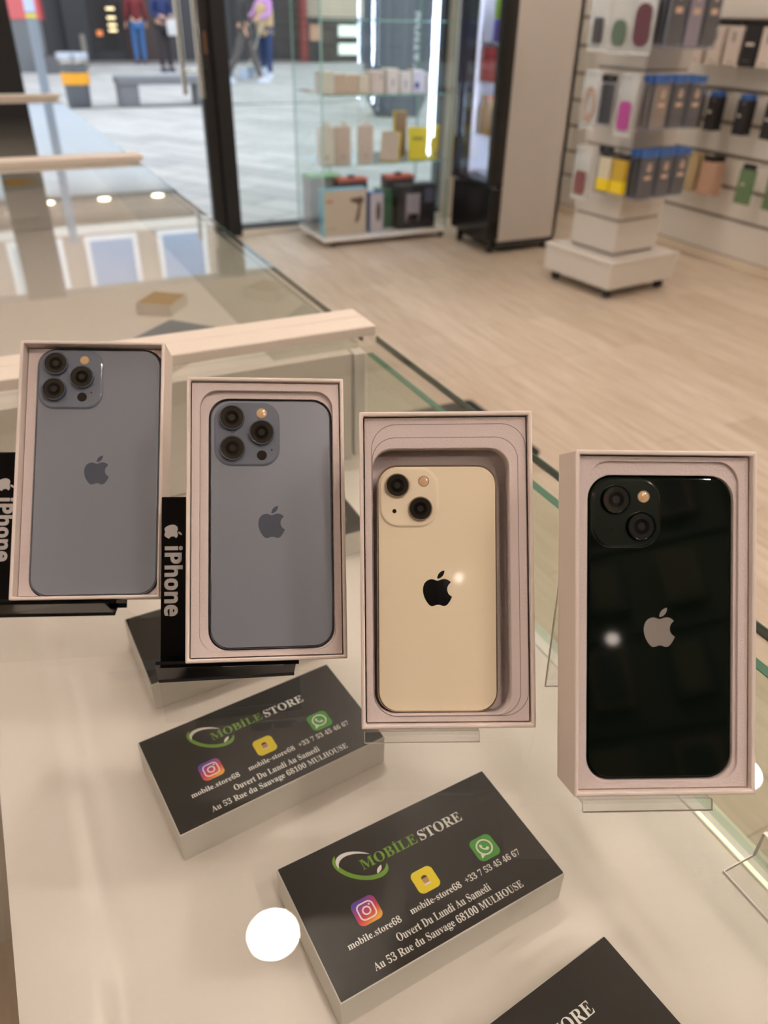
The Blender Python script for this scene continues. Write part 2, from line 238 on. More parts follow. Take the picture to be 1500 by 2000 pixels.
# lettering outlines, thousandths of the type size: advance, contours
GLYPHS = {"serif":{"+":[384,[[167,75,167,213,34,213,34,261,167,261,167,400,216,400,216,261,349,261,349,213,216,213,216,75]]],"-":[216,[[27,154,27,206,189,206,189,154]]],".":[180,[[89,-9,60,1,54,10,50,22,48,36,50,51,54,63,60,71,89,81,119,71,126,63,130,51,132,36,130,22,126,10,119,1]]],"0":[375,[[188,-7,150,-3,118,7,91,24,69,48,51,76,39,111,30,150,25,193,23,241,25,289,30,332,39,371,51,405,69,433,91,456,118,473,150,483,189,486,225,483,257,473,283,456,305,433,322,405,336,370,345,331,351,288,353,240,351,193,345,150,336,110,322,76,305,47,283,24,256,7,225,-3],[188,37,210,43,227,61,237,91,243,131,247,181,248,240,247,300,243,349,237,390,227,419,211,437,189,443,166,437,150,419,139,390,132,349,128,300,127,240,128,181,132,131,139,91,150,61,166,43]]],"1":[375,[[65,0,65,36,120,36,131,37,139,40,146,45,154,79,154,416,108,365,94,355,81,348,67,346,57,347,48,352,40,359,33,369,29,381,28,396,74,412,132,447,179,482,254,482,254,79,261,47,267,41,276,37,288,36,343,36,343,0]]],"3":[375,[[163,-7,132,-5,104,-2,81,5,62,13,46,23,34,35,26,47,20,60,19,74,21,90,26,103,36,113,48,120,61,125,76,126,78,100,86,79,99,62,116,50,135,43,158,40,199,49,211,56,221,66,230,79,236,95,240,115,241,139,238,163,229,184,214,202,194,216,168,224,137,227,95,227,95,269,140,269,166,272,188,281,204,296,216,316,223,340,225,367,223,390,219,409,211,424,200,436,186,443,169,445,154,444,142,439,133,430,116,391,111,341,86,343,64,348,47,356,34,367,27,382,24,401,28,423,41,444,62,461,91,475,128,483,173,486,217,483,255,474,286,458,309,436,323,409,328,377,324,348,315,323,298,301,277,283,253,267,225,256,279,238,297,228,312,216,326,201,336,184,342,163,345,138,343,112,338,90,329,70,318,52,304,37,288,25,230,1]]],"4":[375,[[121,0,121,36,140,36,179,44,188,52,193,65,195,84,195,125,9,125,9,166,199,480,293,480,293,169,363,169,363,125,293,125,293,84,295,65,300,52,309,44,348,36,357,36,357,0],[56,169,195,169,195,287,196,351,199,416,189,394,174,366,158,338,146,319]]],"5":[375,[[165,-7,133,-5,106,-1,84,5,66,14,51,24,40,35,33,48,28,61,27,75,29,89,33,101,42,109,53,116,66,120,81,121,88,83,111,52,123,46,137,42,154,40,195,50,207,58,217,69,226,83,232,101,236,122,237,148,234,178,226,203,213,223,195,236,173,244,146,247,103,243,71,235,40,247,62,480,316,480,319,357,281,357,275,380,267,399,244,406,105,406,94,281,126,288,168,291,216,287,258,276,293,256,319,228,335,192,340,148,338,120,333,96,324,75,312,56,299,40,282,27,226,1]]],"6":[375,[[197,-7,165,-4,136,4,109,18,86,37,67,62,51,93,39,130,33,173,30,222,32,258,35,293,42,325,51,356,63,384,77,409,94,432,114,450,137,466,163,477,191,484,222,486,249,485,272,482,291,476,307,468,319,459,329,449,335,437,339,425,340,412,338,399,332,387,322,376,307,367,287,362,260,360,256,400,243,434,236,441,227,445,216,447,191,441,170,426,152,401,139,366,130,322,125,269,161,286,218,294,256,290,288,278,315,258,336,230,348,196,352,155,348,110,334,71,313,38,282,13,244,-2],[199,38,215,41,228,49,239,64,248,85,253,113,255,148,253,181,247,208,238,228,226,242,211,250,193,253,154,243,125,221,128,162,135,116,147,81,162,57,179,42]]],"7":[375,[[111,0,289,406,113,406,93,403,80,391,74,372,70,338,30,338,33,480,353,480,353,447,168,0]]],"8":[375,[[183,-7,148,-5,118,1,91,11,69,24,51,39,38,57,28,78,22,99,20,122,23,150,32,173,47,193,67,211,91,227,119,242,94,259,74,276,57,296,45,316,38,339,36,364,37,385,42,404,50,423,62,441,79,456,99,469,125,478,156,484,191,486,235,483,271,471,299,453,318,429,330,401,334,369,332,344,324,322,310,305,244,260,280,240,309,220,330,199,344,177,352,153,355,127,350,88,335,55,310,29,276,9,234,-3],[203,283,218,293,230,304,239,317,245,332,249,350,250,370,243,407,222,436,212,442,200,446,187,447,170,445,156,438,145,426,137,410,132,392,130,372,132,351,139,333,149,318],[187,32,208,34,226,42,241,55,253,72,260,92,262,116,259,136,252,154,239,170,220,185,195,200,164,216,126,178,118,161,112,142,111,120,113,95,120,74,132,56,147,42,165,34]]],"A":[437,[[-9,0,-9,18,4,19,14,24,24,30,49,75,206,466,224,465,384,87,411,34,420,25,430,20,443,18,443,0,229,0,229,18,259,21,277,30,283,46,273,81,253,132,103,132,79,71,76,59,75,48,80,32,96,21,124,18,128,18,128,0],[113,161,242,161,177,319]]],"B":[443,[[16,0,16,17,36,20,52,25,62,32,69,44,73,60,75,82,75,369,69,412,51,433,15,439,15,455,220,455,318,444,377,409,396,351,384,302,348,268,287,247,360,223,404,185,418,132,413,93,397,61,371,35,335,15,291,4,238,0],[182,252,188,252,220,254,245,261,263,272,275,290,282,314,285,345,283,373,278,395,269,412,257,424,239,431,216,434,203,433,193,430,188,425,182,391],[222,24,248,27,268,35,283,49,293,69,299,95,301,128,298,162,290,188,277,208,258,221,231,228,197,231,182,231,182,65,190,33,198,28,208,25]]],"D":[496,[[20,0,20,17,39,19,53,23,63,30,69,39,73,54,74,75,74,374,72,397,68,415,61,426,50,433,35,437,15,439,15,455,222,455,296,449,357,429,405,396,440,351,461,295,468,228,453,128,408,57,333,14,228,0],[222,24,262,30,295,47,319,75,337,115,347,166,351,229,336,342,294,410,223,433,208,432,197,429,190,423,182,385,182,72,190,34,197,29,208,25]]],"E":[442,[[14,0,14,17,35,18,51,22,62,30,70,41,74,57,75,78,75,369,74,394,69,413,62,425,51,433,36,437,16,439,16,455,399,455,399,320,383,320,375,357,361,386,340,406,312,420,276,428,232,430,200,428,186,417,183,388,183,246,193,246,221,248,243,256,259,269,272,288,281,313,288,345,304,345,304,118,287,118,273,181,264,195,254,206,241,213,185,222,183,222,183,67,184,53,187,42,192,35,230,28,261,29,289,32,313,39,335,48,354,60,371,75,386,94,399,116,411,143,430,143,402,0]]],"H":[523,[[15,0,15,17,36,20,52,24,62,32,69,43,73,59,75,81,75,379,73,398,69,413,62,424,51,431,36,436,16,439,16,455,242,455,242,439,204,432,187,415,182,379,182,251,342,251,342,379,337,415,320,432,282,439,282,455,507,455,507,439,486,436,471,431,461,424,454,414,451,399,449,379,449,81,451,60,455,44,461,33,471,25,487,20,507,17,507,0,282,0,282,17,303,20,318,24,329,31,336,41,340,58,342,81,342,221,182,221,182,81,183,59,187,43,194,32,205,24,221,20,242,17,242,0]]],"I":[261,[[13,0,13,17,34,21,50,26,61,32,69,42,74,56,75,75,75,387,74,405,70,419,63,427,52,433,36,437,13,439,13,455,244,455,244,439,223,437,207,433,196,427,188,419,184,405,183,387,183,77,187,44,206,26,246,17,246,0]]],"L":[426,[[15,0,15,17,36,20,52,24,62,32,69,43,73,59,75,81,75,379,73,399,69,414,62,425,51,432,36,436,16,439,16,455,250,455,250,439,208,434,199,430,193,424,188,416,182,379,182,83,185,47,200,31,234,28,264,29,291,33,315,40,335,49,354,63,370,80,384,100,397,125,409,154,427,154,402,0]]],"M":[634,[[14,0,14,17,34,20,50,24,61,32,69,43,74,58,75,79,75,382,71,416,53,432,15,439,15,455,185,455,317,142,449,455,617,455,617,439,598,436,583,430,573,423,566,412,561,397,560,378,560,85,565,43,582,23,617,17,617,0,396,0,396,17,433,25,450,44,455,83,455,399,288,0,270,0,105,389,105,80,107,57,112,41,120,30,131,23,148,19,169,17,169,0]]],"O":[525,[[261,-11,228,-9,198,-3,169,7,142,21,117,38,94,58,75,81,58,106,45,134,35,163,29,195,28,228,29,260,35,292,45,321,58,349,75,374,95,397,117,417,143,434,170,448,200,458,232,464,265,466,298,464,328,458,357,448,384,435,409,418,431,399,451,376,467,351,481,323,490,293,496,261,498,228,496,195,490,163,481,134,467,106,450,81,430,58,408,38,383,21,355,7,325,-3,294,-9],[265,12,328,36,367,108,379,228,376,293,365,346,348,389,324,419,294,437,260,443,196,419,158,347,145,228,149,163,159,109,177,67,201,37,230,18]]],"R":[473,[[15,0,15,17,36,20,52,24,62,32,69,43,73,59,75,81,75,379,73,398,69,413,62,424,51,431,36,436,16,439,16,455,217,455,278,452,329,442,367,426,395,403,412,372,417,334,406,285,372,248,315,224,432,50,452,26,478,17,480,17,480,0,338,0,201,212,182,212,182,81,183,59,187,43,194,32,205,24,221,20,242,17,242,0],[182,234,203,234,235,236,261,245,280,258,293,278,301,304,304,336,295,389,268,421,224,431,209,430,197,427,190,422,182,385]]],"S":[390,[[43,-11,43,158,62,158,75,113,91,77,111,50,136,30,164,19,197,15,220,17,241,24,257,36,269,51,276,69,279,89,273,117,255,140,225,160,163,191,127,210,99,231,77,253,62,276,53,302,50,332,52,358,57,381,67,403,80,421,96,437,115,449,136,459,160,464,185,466,229,461,282,448,291,446,300,445,310,447,317,454,320,466,339,466,339,319,322,319,315,343,305,365,293,385,280,402,265,417,248,429,231,438,213,443,194,445,173,443,155,437,140,426,128,413,122,398,120,380,121,364,127,349,137,336,189,303,253,273,317,233,331,219,342,204,350,188,359,133,357,106,350,80,339,58,323,38,304,21,281,8,254,-2,225,-8,192,-10,158,-8,126,1,98,9,85,12,69,7,61,-11]]],"T":[423,[[92,0,92,17,114,19,130,23,142,31,150,42,154,59,156,81,156,433,149,433,116,430,88,420,65,403,47,380,35,352,29,318,11,318,11,455,410,455,410,317,394,317,375,382,333,420,269,433,263,433,263,81,265,58,269,41,276,30,288,23,305,19,328,17,328,0]]],"U":[492,[[248,-13,192,-8,147,6,114,29,91,61,78,103,73,155,73,379,72,398,68,413,61,424,50,431,35,436,15,439,15,455,240,455,240,439,202,432,185,415,181,379,181,140,183,104,191,74,203,51,221,35,245,25,275,22,340,37,379,83,392,159,392,378,391,398,387,413,379,423,368,431,351,436,328,439,328,455,474,455,474,439,456,435,442,429,433,421,427,411,424,396,422,378,422,181,418,118,403,69,380,32,346,7,302,-8]]],"a":[344,[[255,-10,226,-5,208,10,200,35,168,11,133,-4,95,-9,74,-6,55,0,40,11,29,26,22,43,20,63,25,91,39,115,63,136,98,155,143,173,199,190,199,241,197,258,193,272,187,282,177,290,164,294,148,296,123,293,109,286,104,274,113,257,123,231,121,220,117,210,110,202,100,196,90,192,77,191,64,192,54,196,45,203,38,212,34,223,33,236,35,252,40,266,49,278,62,290,77,300,95,308,115,314,137,317,162,318,205,315,239,307,263,292,280,271,290,244,293,210,293,62,295,40,304,34,320,42,329,28,306,7,281,-6],[151,34,174,41,199,63,199,169,154,151,127,123,118,84,122,56,133,39]]],"b":[361,[[43,-11,43,388,37,428,8,439,8,455,138,455,138,279,162,301,190,314,221,318,244,316,265,310,284,299,301,284,315,266,326,245,335,221,340,195,342,166,340,133,333,103,323,75,308,51,291,30,270,13,246,0,220,-8,192,-10,162,-6,133,7,105,28,53,-11],[183,14,204,18,220,30,232,49,239,77,244,114,245,160,244,197,239,228,231,251,220,267,204,277,184,280,155,270,147,262,142,253,138,242,138,69,143,38,158,20]]],"d":[370,[[140,-10,117,-8,97,-1,78,10,61,26,47,44,35,66,26,91,21,118,19,147,21,180,27,210,36,237,48,261,63,281,81,297,101,309,123,316,146,318,175,314,201,301,223,280,223,401,222,413,218,423,212,430,176,439,176,455,319,455,319,75,325,41,330,35,340,30,353,28,353,11,315,8,271,1,223,-10,223,39,201,12,173,-5],[171,28,182,30,192,34,202,41,211,51,218,62,223,76,223,242,220,252,214,262,206,270,174,281,155,277,141,267,130,250,123,225,119,193,118,153,119,115,123,83,130,58,140,42,153,32]]],"e":[301,[[154,-10,129,-8,106,-1,85,10,66,26,50,45,37,69,27,95,21,125,19,157,21,187,28,215,38,240,51,263,68,282,87,298,109,309,132,316,157,318,193,314,224,301,249,280,268,251,279,216,283,173,283,166,117,166,127,97,154,56,199,42,225,47,248,62,270,86,285,73,248,27,205,-1],[116,192,201,192,201,215,193,277,186,288,175,295,161,297,136,286,121,255,116,203]]],"g":[327,[[146,-140,106,-138,73,-132,48,-122,29,-108,18,-92,14,-75,20,-54,38,-38,69,-26,44,-10,29,9,24,30,26,46,32,61,42,74,57,86,77,98,102,110,58,135,31,169,22,212,24,232,30,251,40,268,53,282,69,295,88,305,109,312,132,317,157,318,183,317,208,312,233,304,317,304,317,268,268,268,281,248,289,226,291,203,290,185,285,167,276,151,264,137,250,125,234,116,215,108,194,104,172,103,157,103,142,104,112,94,106,87,102,80,101,71,105,59,119,51,141,49,175,49,259,40,277,33,292,24,303,13,310,-1,314,-18,316,-37,311,-67,296,-92,272,-113,239,-128,197,-137],[157,124,172,127,183,134,190,146,195,163,198,184,199,211,198,238,195,260,190,276,183,288,172,295,157,297,143,295,132,288,124,276,118,260,115,238,114,211,115,184,118,163,124,146,132,134,143,127],[161,-116,218,-111,252,-94,263,-66,262,-55,257,-47,249,-41,205,-34,97,-34,84,-45,76,-58,73,-73,76,-84,83,-94,95,-103,111,-111,133,-115]]],"i":[198,[[101,362,87,364,75,368,65,376,57,387,52,399,50,412,52,426,57,438,65,449,75,457,87,462,101,463,114,462,126,457,137,449,145,438,150,426,151,412,149,399,145,387,136,376,126,368,114,364],[18,0,18,16,45,26,52,56,52,252,47,285,20,293,21,310,148,310,148,56,154,26,180,16,180,0]]],"l":[199,[[18,0,18,16,45,26,52,56,52,398,47,429,42,434,33,438,20,439,20,455,148,455,148,56,154,26,180,16,180,0]]],"m":[554,[[18,0,18,16,45,26,52,56,52,253,46,284,40,289,31,293,19,294,19,310,146,310,146,265,173,294,204,312,237,318,277,312,305,293,320,261,348,293,381,312,418,318,465,306,494,271,504,212,504,56,510,26,516,21,524,17,536,16,536,0,377,0,377,16,389,18,397,21,403,26,410,56,410,217,404,258,398,265,389,270,377,271,358,268,341,256,324,237,324,56,331,26,336,21,345,18,356,16,356,0,199,0,199,16,211,18,219,21,225,26,232,56,232,217,226,258,220,265,211,270,199,271,180,267,162,255,146,235,146,56,152,27,158,21,166,18,177,16,177,0]]],"n":[381,[[18,0,18,16,45,26,52,56,52,253,46,284,40,289,31,293,19,294,19,310,148,310,148,267,175,296,207,313,243,318,292,306,321,271,330,212,330,56,337,26,343,21,352,17,363,16,363,0,202,0,202,16,207,16,223,21,232,34,235,56,235,217,229,258,223,265,215,270,203,271,183,267,164,255,148,235,148,56,154,26,160,21,168,17,180,16,180,0]]],"o":[336,[[169,-10,140,-8,114,-1,90,11,69,27,52,47,38,70,27,96,21,124,19,154,21,184,27,213,38,239,52,262,69,281,90,297,114,309,140,316,168,318,196,316,222,309,245,298,266,282,283,263,298,240,308,214,315,185,317,154,315,123,308,94,298,69,284,46,266,26,245,11,222,-1,197,-8],[169,11,186,14,199,24,209,39,217,81,220,154,218,206,214,245,208,271,198,286,185,296,169,299,151,296,138,286,128,271,122,245,118,206,117,154,120,82,128,39,138,24,152,14]]],"r":[287,[[18,0,18,16,45,26,52,56,52,252,46,285,20,293,21,310,146,310,146,252,158,272,172,288,187,301,203,311,218,316,233,318,250,317,264,312,275,304,283,293,288,281,289,266,288,254,284,243,278,234,270,228,260,224,248,222,222,231,207,250,189,260,179,258,171,252,162,241,155,228,151,211,149,192,149,56,150,42,153,32,159,25,197,16,197,0]]],"s":[288,[[151,-10,132,-8,110,-3,87,6,73,9,64,7,56,1,51,-9,36,-9,36,105,53,105,61,79,72,57,87,39,103,26,121,17,140,15,156,16,168,20,179,27,186,35,191,46,192,58,188,76,176,92,156,105,107,130,85,142,68,155,54,169,45,185,39,202,37,220,40,247,49,270,65,291,86,306,111,316,141,319,166,316,199,308,206,306,213,305,220,306,226,311,230,319,244,319,244,222,228,222,220,244,209,262,196,277,182,288,166,294,149,296,136,295,125,292,116,286,110,278,106,269,105,259,115,232,146,212,191,189,212,178,229,165,241,151,250,136,255,117,257,95,254,65,244,39,228,18,206,2,181,-7]]],"t":[228,[[124,-9,99,-7,80,-1,66,10,56,26,50,46,48,71,48,279,20,279,20,300,88,369,129,424,144,424,144,310,208,310,208,279,144,279,144,82,149,51,154,45,160,41,168,40,183,44,195,56,206,75,222,66,198,24,165,-1]]],"u":[375,[[131,-10,103,-7,81,2,65,17,54,38,48,65,46,97,46,248,39,282,33,289,24,293,11,294,11,310,142,310,142,74,151,46,158,40,166,37,177,36,196,39,213,49,228,66,228,248,221,283,214,289,204,293,189,294,189,310,324,310,324,70,331,39,360,30,360,13,321,10,277,3,228,-10,228,40,216,26,202,13,186,3,169,-4,150,-9]]],"v":[306,[[142,-10,38,248,22,281,16,288,8,292,-3,293,-3,310,164,310,164,294,156,294,141,292,132,286,129,276,130,268,185,122,236,253,241,272,237,284,224,292,203,294,203,310,305,310,305,295,294,291,284,286,278,279,260,243,160,-10]]]},"sans":{"i":[205,[[103,412,88,414,75,417,64,423,55,432,50,445,48,461,50,478,55,491,64,500,103,510,141,500,150,491,155,478,157,461,155,445,150,432,141,423],[52,0,52,367,152,367,152,0]]],"P":[422,[[60,0,60,480,214,480,270,475,315,462,349,440,373,410,387,373,392,330,390,303,384,276,374,252,360,229,340,209,316,193,286,180,249,173,206,171,162,171,162,0],[162,254,195,254,222,256,245,261,264,271,278,285,286,303,289,326,280,365,253,388,208,396,162,396]]],"h":[441,[[52,0,52,510,152,510,152,406,151,355,148,320,153,320,166,337,181,350,198,361,217,368,238,372,259,373,296,370,328,359,355,342,375,316,387,282,391,239,391,0,291,0,291,214,284,258,265,285,232,293,205,290,184,280,170,262,160,238,154,209,152,173,152,0]]],"o":[416,[[207,-7,174,-4,144,3,116,15,91,32,70,54,53,80,40,111,33,145,30,184,36,240,51,287,78,324,114,352,157,368,209,373,242,371,272,364,300,351,325,334,346,313,363,287,375,257,383,223,385,184,380,128,364,81,337,43,302,15,258,-1],[208,74,232,77,251,86,266,102,276,123,281,151,283,184,281,217,276,244,266,266,251,281,232,290,208,293,184,290,164,281,150,266,140,244,134,217,132,184,134,151,140,123,150,102,164,86,184,77]]],"n":[441,[[52,0,52,367,129,367,142,320,148,320,161,337,177,350,196,361,217,368,238,372,261,373,297,370,329,359,355,342,375,316,387,282,391,239,391,0,291,0,291,214,289,238,285,258,277,274,265,285,250,291,232,293,204,290,184,280,169,262,160,238,154,209,152,173,152,0]]],"e":[397,[[218,-7,183,-4,151,2,121,14,95,30,73,50,54,76,41,106,33,141,30,181,33,221,40,257,52,288,69,314,89,335,113,352,140,364,170,371,203,373,251,369,291,354,324,330,348,297,363,256,368,207,368,158,132,158,135,132,143,110,157,92,175,79,197,71,223,68,287,75,347,97,347,19,290,0],[134,225,274,225,272,246,266,265,257,280,243,293,226,300,204,302,186,300,170,294,156,283,145,269,138,249]]],"L":[379,[[60,0,60,480,162,480,162,84,357,84,357,0]]],"O":[535,[[267,-7,218,-3,176,7,139,24,108,48,83,76,63,111,50,150,42,193,39,241,42,289,50,332,63,371,83,405,108,433,139,456,176,473,219,484,268,487,317,484,360,473,396,456,427,433,452,405,471,370,485,331,493,288,496,240,493,193,485,150,471,110,452,76,427,47,396,24,360,7,317,-3],[267,79,307,83,338,98,361,122,376,154,386,194,389,240,386,287,376,327,361,359,338,383,307,398,268,402,229,398,198,383,175,359,159,327,149,287,146,240,149,194,159,154,175,122,198,98,229,83]]],"C":[428,[[255,-7,208,-3,168,7,133,24,103,47,80,76,62,110,49,149,41,192,39,239,42,286,51,328,65,367,85,402,111,431,141,455,177,472,218,483,264,486,335,477,404,453,371,370,317,392,264,402,228,397,198,382,175,358,157,325,147,285,144,238,147,191,156,152,172,120,195,97,226,83,264,78,323,85,386,103,386,18,324,-1]]],"A":[463,[[0,0,169,482,293,482,463,0,354,0,319,114,144,114,109,0],[170,199,295,199,259,311,251,340,240,375,232,407,223,374,212,336,204,311]]],"T":[389,[[144,0,144,395,13,395,13,480,375,480,375,395,245,395,245,0]]],"I":[261,[[21,0,21,58,80,85,80,395,21,422,21,480,240,480,240,422,181,395,181,85,240,58,240,0]]],"N":[546,[[60,0,60,480,189,480,397,120,399,120,396,187,394,253,394,480,486,480,486,0,357,0,148,363,145,363,149,294,151,226,151,0]]]}}
def text_loops(s, font, x0, x1, base, cap, capu=None, slant=0):
    G = GLYPHS[font]; capu = capu or (455 if font == 'serif' else 480)
    pen = 0; items = []
    for ch in s:
        if ch == ' ': pen += 190; continue
        dot = ch == '\u0130'
        a, cs = G['I' if dot else ch]
        for c in cs: items.append([(pen + c[i], c[i + 1]) for i in range(0, len(c), 2)])
        if dot: items.append([(pen + 130 + 38 * math.cos(t * .5236), 520 + 38 * math.sin(t * .5236)) for t in range(12)])
        pen += a
    xs = [p[0] for l in items for p in l]; a, b = min(xs), max(xs); k = cap / capu; kx = (x1 - x0) / (b - a)
    return [[(x0 + (x - a) * kx + slant * y * k, base + y * k) for x, y in l] for l in items]
def svg(path, n=6):
    import re
    tok = re.findall(r'[a-zA-Z]|-?\d*\.?\d+', path); i = 0; cur = (0, 0); loops = []; cmd = ''; L = []
    def num():
        nonlocal i; i += 1; return float(tok[i - 1])
    while i < len(tok):
        if tok[i].isalpha(): cmd = tok[i]; i += 1
        if cmd in 'zZ':
            if L: loops.append(L); L = []
            continue
        if cmd == 'M': cur = (num(), num()); L = [cur]; cmd = 'L'
        elif cmd == 'L': cur = (num(), num()); L.append(cur)
        elif cmd in 'cs':
            if cmd == 'c': a = (num(), num())
            else: a = (0, 0)
            b = (num(), num()); c = (num(), num())
            p0 = cur; p1 = (p0[0] + a[0], p0[1] + a[1]); p2 = (p0[0] + b[0], p0[1] + b[1]); p3 = (p0[0] + c[0], p0[1] + c[1])
            for k in range(1, n + 1):
                t = k / n; u = 1 - t
                L.append(tuple(u ** 3 * p0[j] + 3 * u * u * t * p1[j] + 3 * u * t * t * p2[j] + t ** 3 * p3[j] for j in (0, 1)))
            cur = p3
    if L: loops.append(L)
    return loops
APPLE = svg("M12.152 6.896c-.948 0-2.415-1.078-3.96-1.04-2.04.027-3.91 1.183-4.961 3.014-2.117 3.675-.546 9.103 1.519 12.09 1.013 1.454 2.208 3.09 3.792 3.039 1.52-.065 2.09-.987 3.935-.987 1.831 0 2.35.987 3.96.948 1.637-.026 2.676-1.48 3.676-2.948 1.156-1.688 1.636-3.325 1.662-3.415-.039-.013-3.182-1.221-3.22-4.857-.026-3.04 2.48-4.494 2.597-4.559-1.429-2.09-3.623-2.324-4.39-2.376-2-.156-3.675 1.09-4.61 1.09zM15.53 3.83c.843-1.012 1.4-2.427 1.245-3.83-1.207.052-2.662.805-3.532 1.818-.78.896-1.454 2.338-1.273 3.714 1.338.104 2.715-.688 3.559-1.701z")
def apple(size, cx=0, cy=0):
    """leaf-and-bitten-fruit emblem, size = full height"""
    k = size / 24
    return [[(cx + (x - 12) * k, cy - (y - 12) * k) for x, y in l] for l in APPLE]

# ================================================================ SETTING
M_wall = mat('wall_paint', (226, 218, 206), .75)
M_ceil = mat('ceiling_paint', (238, 234, 226), .8)
M_black = mat('black_aluminium', (22, 22, 23), .45)
M_white = mat('white_laminate', (236, 234, 228), .38, noise=.015, nscale=30)
M_panel = mat('white_panel', (232, 228, 220), .5)

def plank_floor():
    m = mat('oak_planks', (196, 176, 150), .42); n = m.node_tree; b = n.nodes['Principled BSDF']
    t = n.nodes.new('ShaderNodeTexCoord'); mp = n.nodes.new('ShaderNodeMapping'); mp.inputs['Rotation'].default_value = (0, 0, math.pi / 2)
    br = n.nodes.new('ShaderNodeTexBrick'); br.offset = .37
    for k, v in (('Scale', 1.0), ('Mortar Size', .0012), ('Mortar Smooth', .3), ('Bias', 0.0), ('Brick Width', 1.25), ('Row Height', .16)): br.inputs[k].default_value = v
    br.inputs['Color1'].default_value = rgb(222, 209, 192); br.inputs['Color2'].default_value = rgb(205, 190, 170); br.inputs['Mortar'].default_value = rgb(120, 102, 84)
    nz = n.nodes.new('ShaderNodeTexNoise'); m2 = n.nodes.new('ShaderNodeMapping'); m2.inputs['Scale'].default_value = (14, 1.1, 1)
    nz.inputs['Scale'].default_value = 3.0; nz.inputs['Detail'].default_value = 8; nz.inputs['Roughness'].default_value = .65
    mx = n.nodes.new('ShaderNodeMix'); mx.data_type = 'RGBA'; mx.blend_type = 'MULTIPLY'; mx.inputs[0].default_value = .75
    r = n.nodes.new('ShaderNodeValToRGB'); r.color_ramp.elements[0].position = .3; r.color_ramp.elements[0].color = rgb(205, 194, 182)
    r.color_ramp.elements[1].position = .7; r.color_ramp.elements[1].color = (1, 1, 1, 1)
    L = n.links.new
    L(t.outputs['Object'], mp.inputs[0]); L(mp.outputs[0], br.inputs['Vector']); L(t.outputs['Object'], m2.inputs[0]); L(m2.outputs[0], nz.inputs['Vector'])
    L(nz.outputs['Fac'], r.inputs[0]); L(br.outputs['Color'], mx.inputs[6]); L(r.outputs[0], mx.inputs[7]); L(mx.outputs[2], b.inputs['Base Color'])
    return m
def paving():
    m = mat('pale_paving', (205, 205, 203), .8); n = m.node_tree; b = n.nodes['Principled BSDF']
    t = n.nodes.new('ShaderNodeTexCoord'); br = n.nodes.new('ShaderNodeTexBrick')
    mp = n.nodes.new('ShaderNodeMapping'); mp.inputs['Rotation'].default_value = (0, 0, math.radians(62))
    for k, v in (('Scale', 1.0), ('Mortar Size', .012), ('Mortar Smooth', .4), ('Brick Width', .9), ('Row Height', .3)): br.inputs[k].default_value = v
    br.inputs['Color1'].default_value = rgb(208, 208, 205); br.inputs['Color2'].default_value = rgb(184, 185, 184); br.inputs['Mortar'].default_value = rgb(140, 140, 140)
    nz = n.nodes.new('ShaderNodeTexNoise'); nz.inputs['Scale'].default_value = .8; nz.inputs['Detail'].default_value = 4
    mx = n.nodes.new('ShaderNodeMix'); mx.data_type = 'RGBA'; mx.blend_type = 'MULTIPLY'; mx.inputs[0].default_value = .35
    L = n.links.new
    L(t.outputs['Object'], mp.inputs[0]); L(mp.outputs[0], br.inputs['Vector']); L(t.outputs['Object'], nz.inputs['Vector'])
    L(br.outputs['Color'], mx.inputs[6]); L(nz.outputs['Fac'], mx.inputs[7]); L(mx.outputs[2], b.inputs['Base Color'])
    return m
M_floor = plank_floor(); M_pave = paving()
XL, XR, YB, YF, ZC = -3.0, 3.95, -2.2, 5.06, 2.9
struct(B(XL, XR, YB, YF + .14, -.1, 0).build('floor', M_floor))
struct(B(-30, 50, YF + .14, 24.6, -.12, -.02).build('ground_street', M_pave))
struct(B(XL - .1, XR + .1, YB - .1, YF + .2, ZC, ZC + .1).build('ceiling', M_ceil))
struct(B(XL - .1, XL, YB, YF + .14, 0, ZC).build('wall_left', M_wall))
struct(B(XL - .1, XR + .1, YB - .1, YB, 0, ZC).build('wall_back', mat('back_wall_dark', (62, 58, 48), .6)))
# slatted right wall: boards with grooves between
mw_ = MB().box(XR + .012, XR + .1, YB, YF + .14, 0, ZC, 1)
zs = [.25] + [.25 + .165 * i for i in range(1, 17)]
mw_.box(XR - .01, XR + .012, YB, YF, 0.055, .243)
for a in zs:
    mw_.box(XR, XR + .012, YB, YF, a + .010, min(a + .156, ZC))
struct(mw_.build('wall_right', [M_panel, mat('slat_groove', (128, 116, 104), .6)], bevel=.002))
struct(B(XR - .02, XR - .01, YB, YF, 0, .05).build('baseboard_right', mat('cream_skirting', (235, 222, 200), .5), bevel=.003))
# shop front
struct(B(2.95, XR + .1, YF, YF + .14, 0, ZC).build('wall_front', M_wall))
struct(B(XL, 2.95, YF, YF + .14, 2.06, ZC).build('wall_front_header', mat('header_paint', (196, 184, 168), .6)))
M_win = glass('window_glass', (.96, .98, .97))
def window(name, x0, x1, z0=.05):
    o = struct(B(x0, x1, YF + .062, YF + .07, z0, 2.06).build(name, M_win))
    return o
w1 = window('window_1', 1.475, 2.95)
f_ = MB().box(1.475, 2.95, YF + .0, YF + .14, 0, .034).box(1.475, 2.95, YF + .02, YF + .12, .034, .05, 1)
f_.build('window_sill', [M_white, M_black], w1)
B(2.92, 2.95, YF + .03, YF + .11, .05, 2.06).build('window_frame', M_black, w1)
w2 = window('window_2', XL, .12)
MB().box(XL, .12, YF, YF + .14, 0, .05).build('window_sill', M_white, w2)
d1 = struct(MB().box(.12, .335, YF - .02, YF + .12, 0, 2.06).box(1.385, 1.475, YF, YF + .14, 0, 2.06).build('door_1', M_black, bevel=.004))
leaf = MB().box(1.305, 1.382, YF + .03, YF + .085, .02, 2.05)
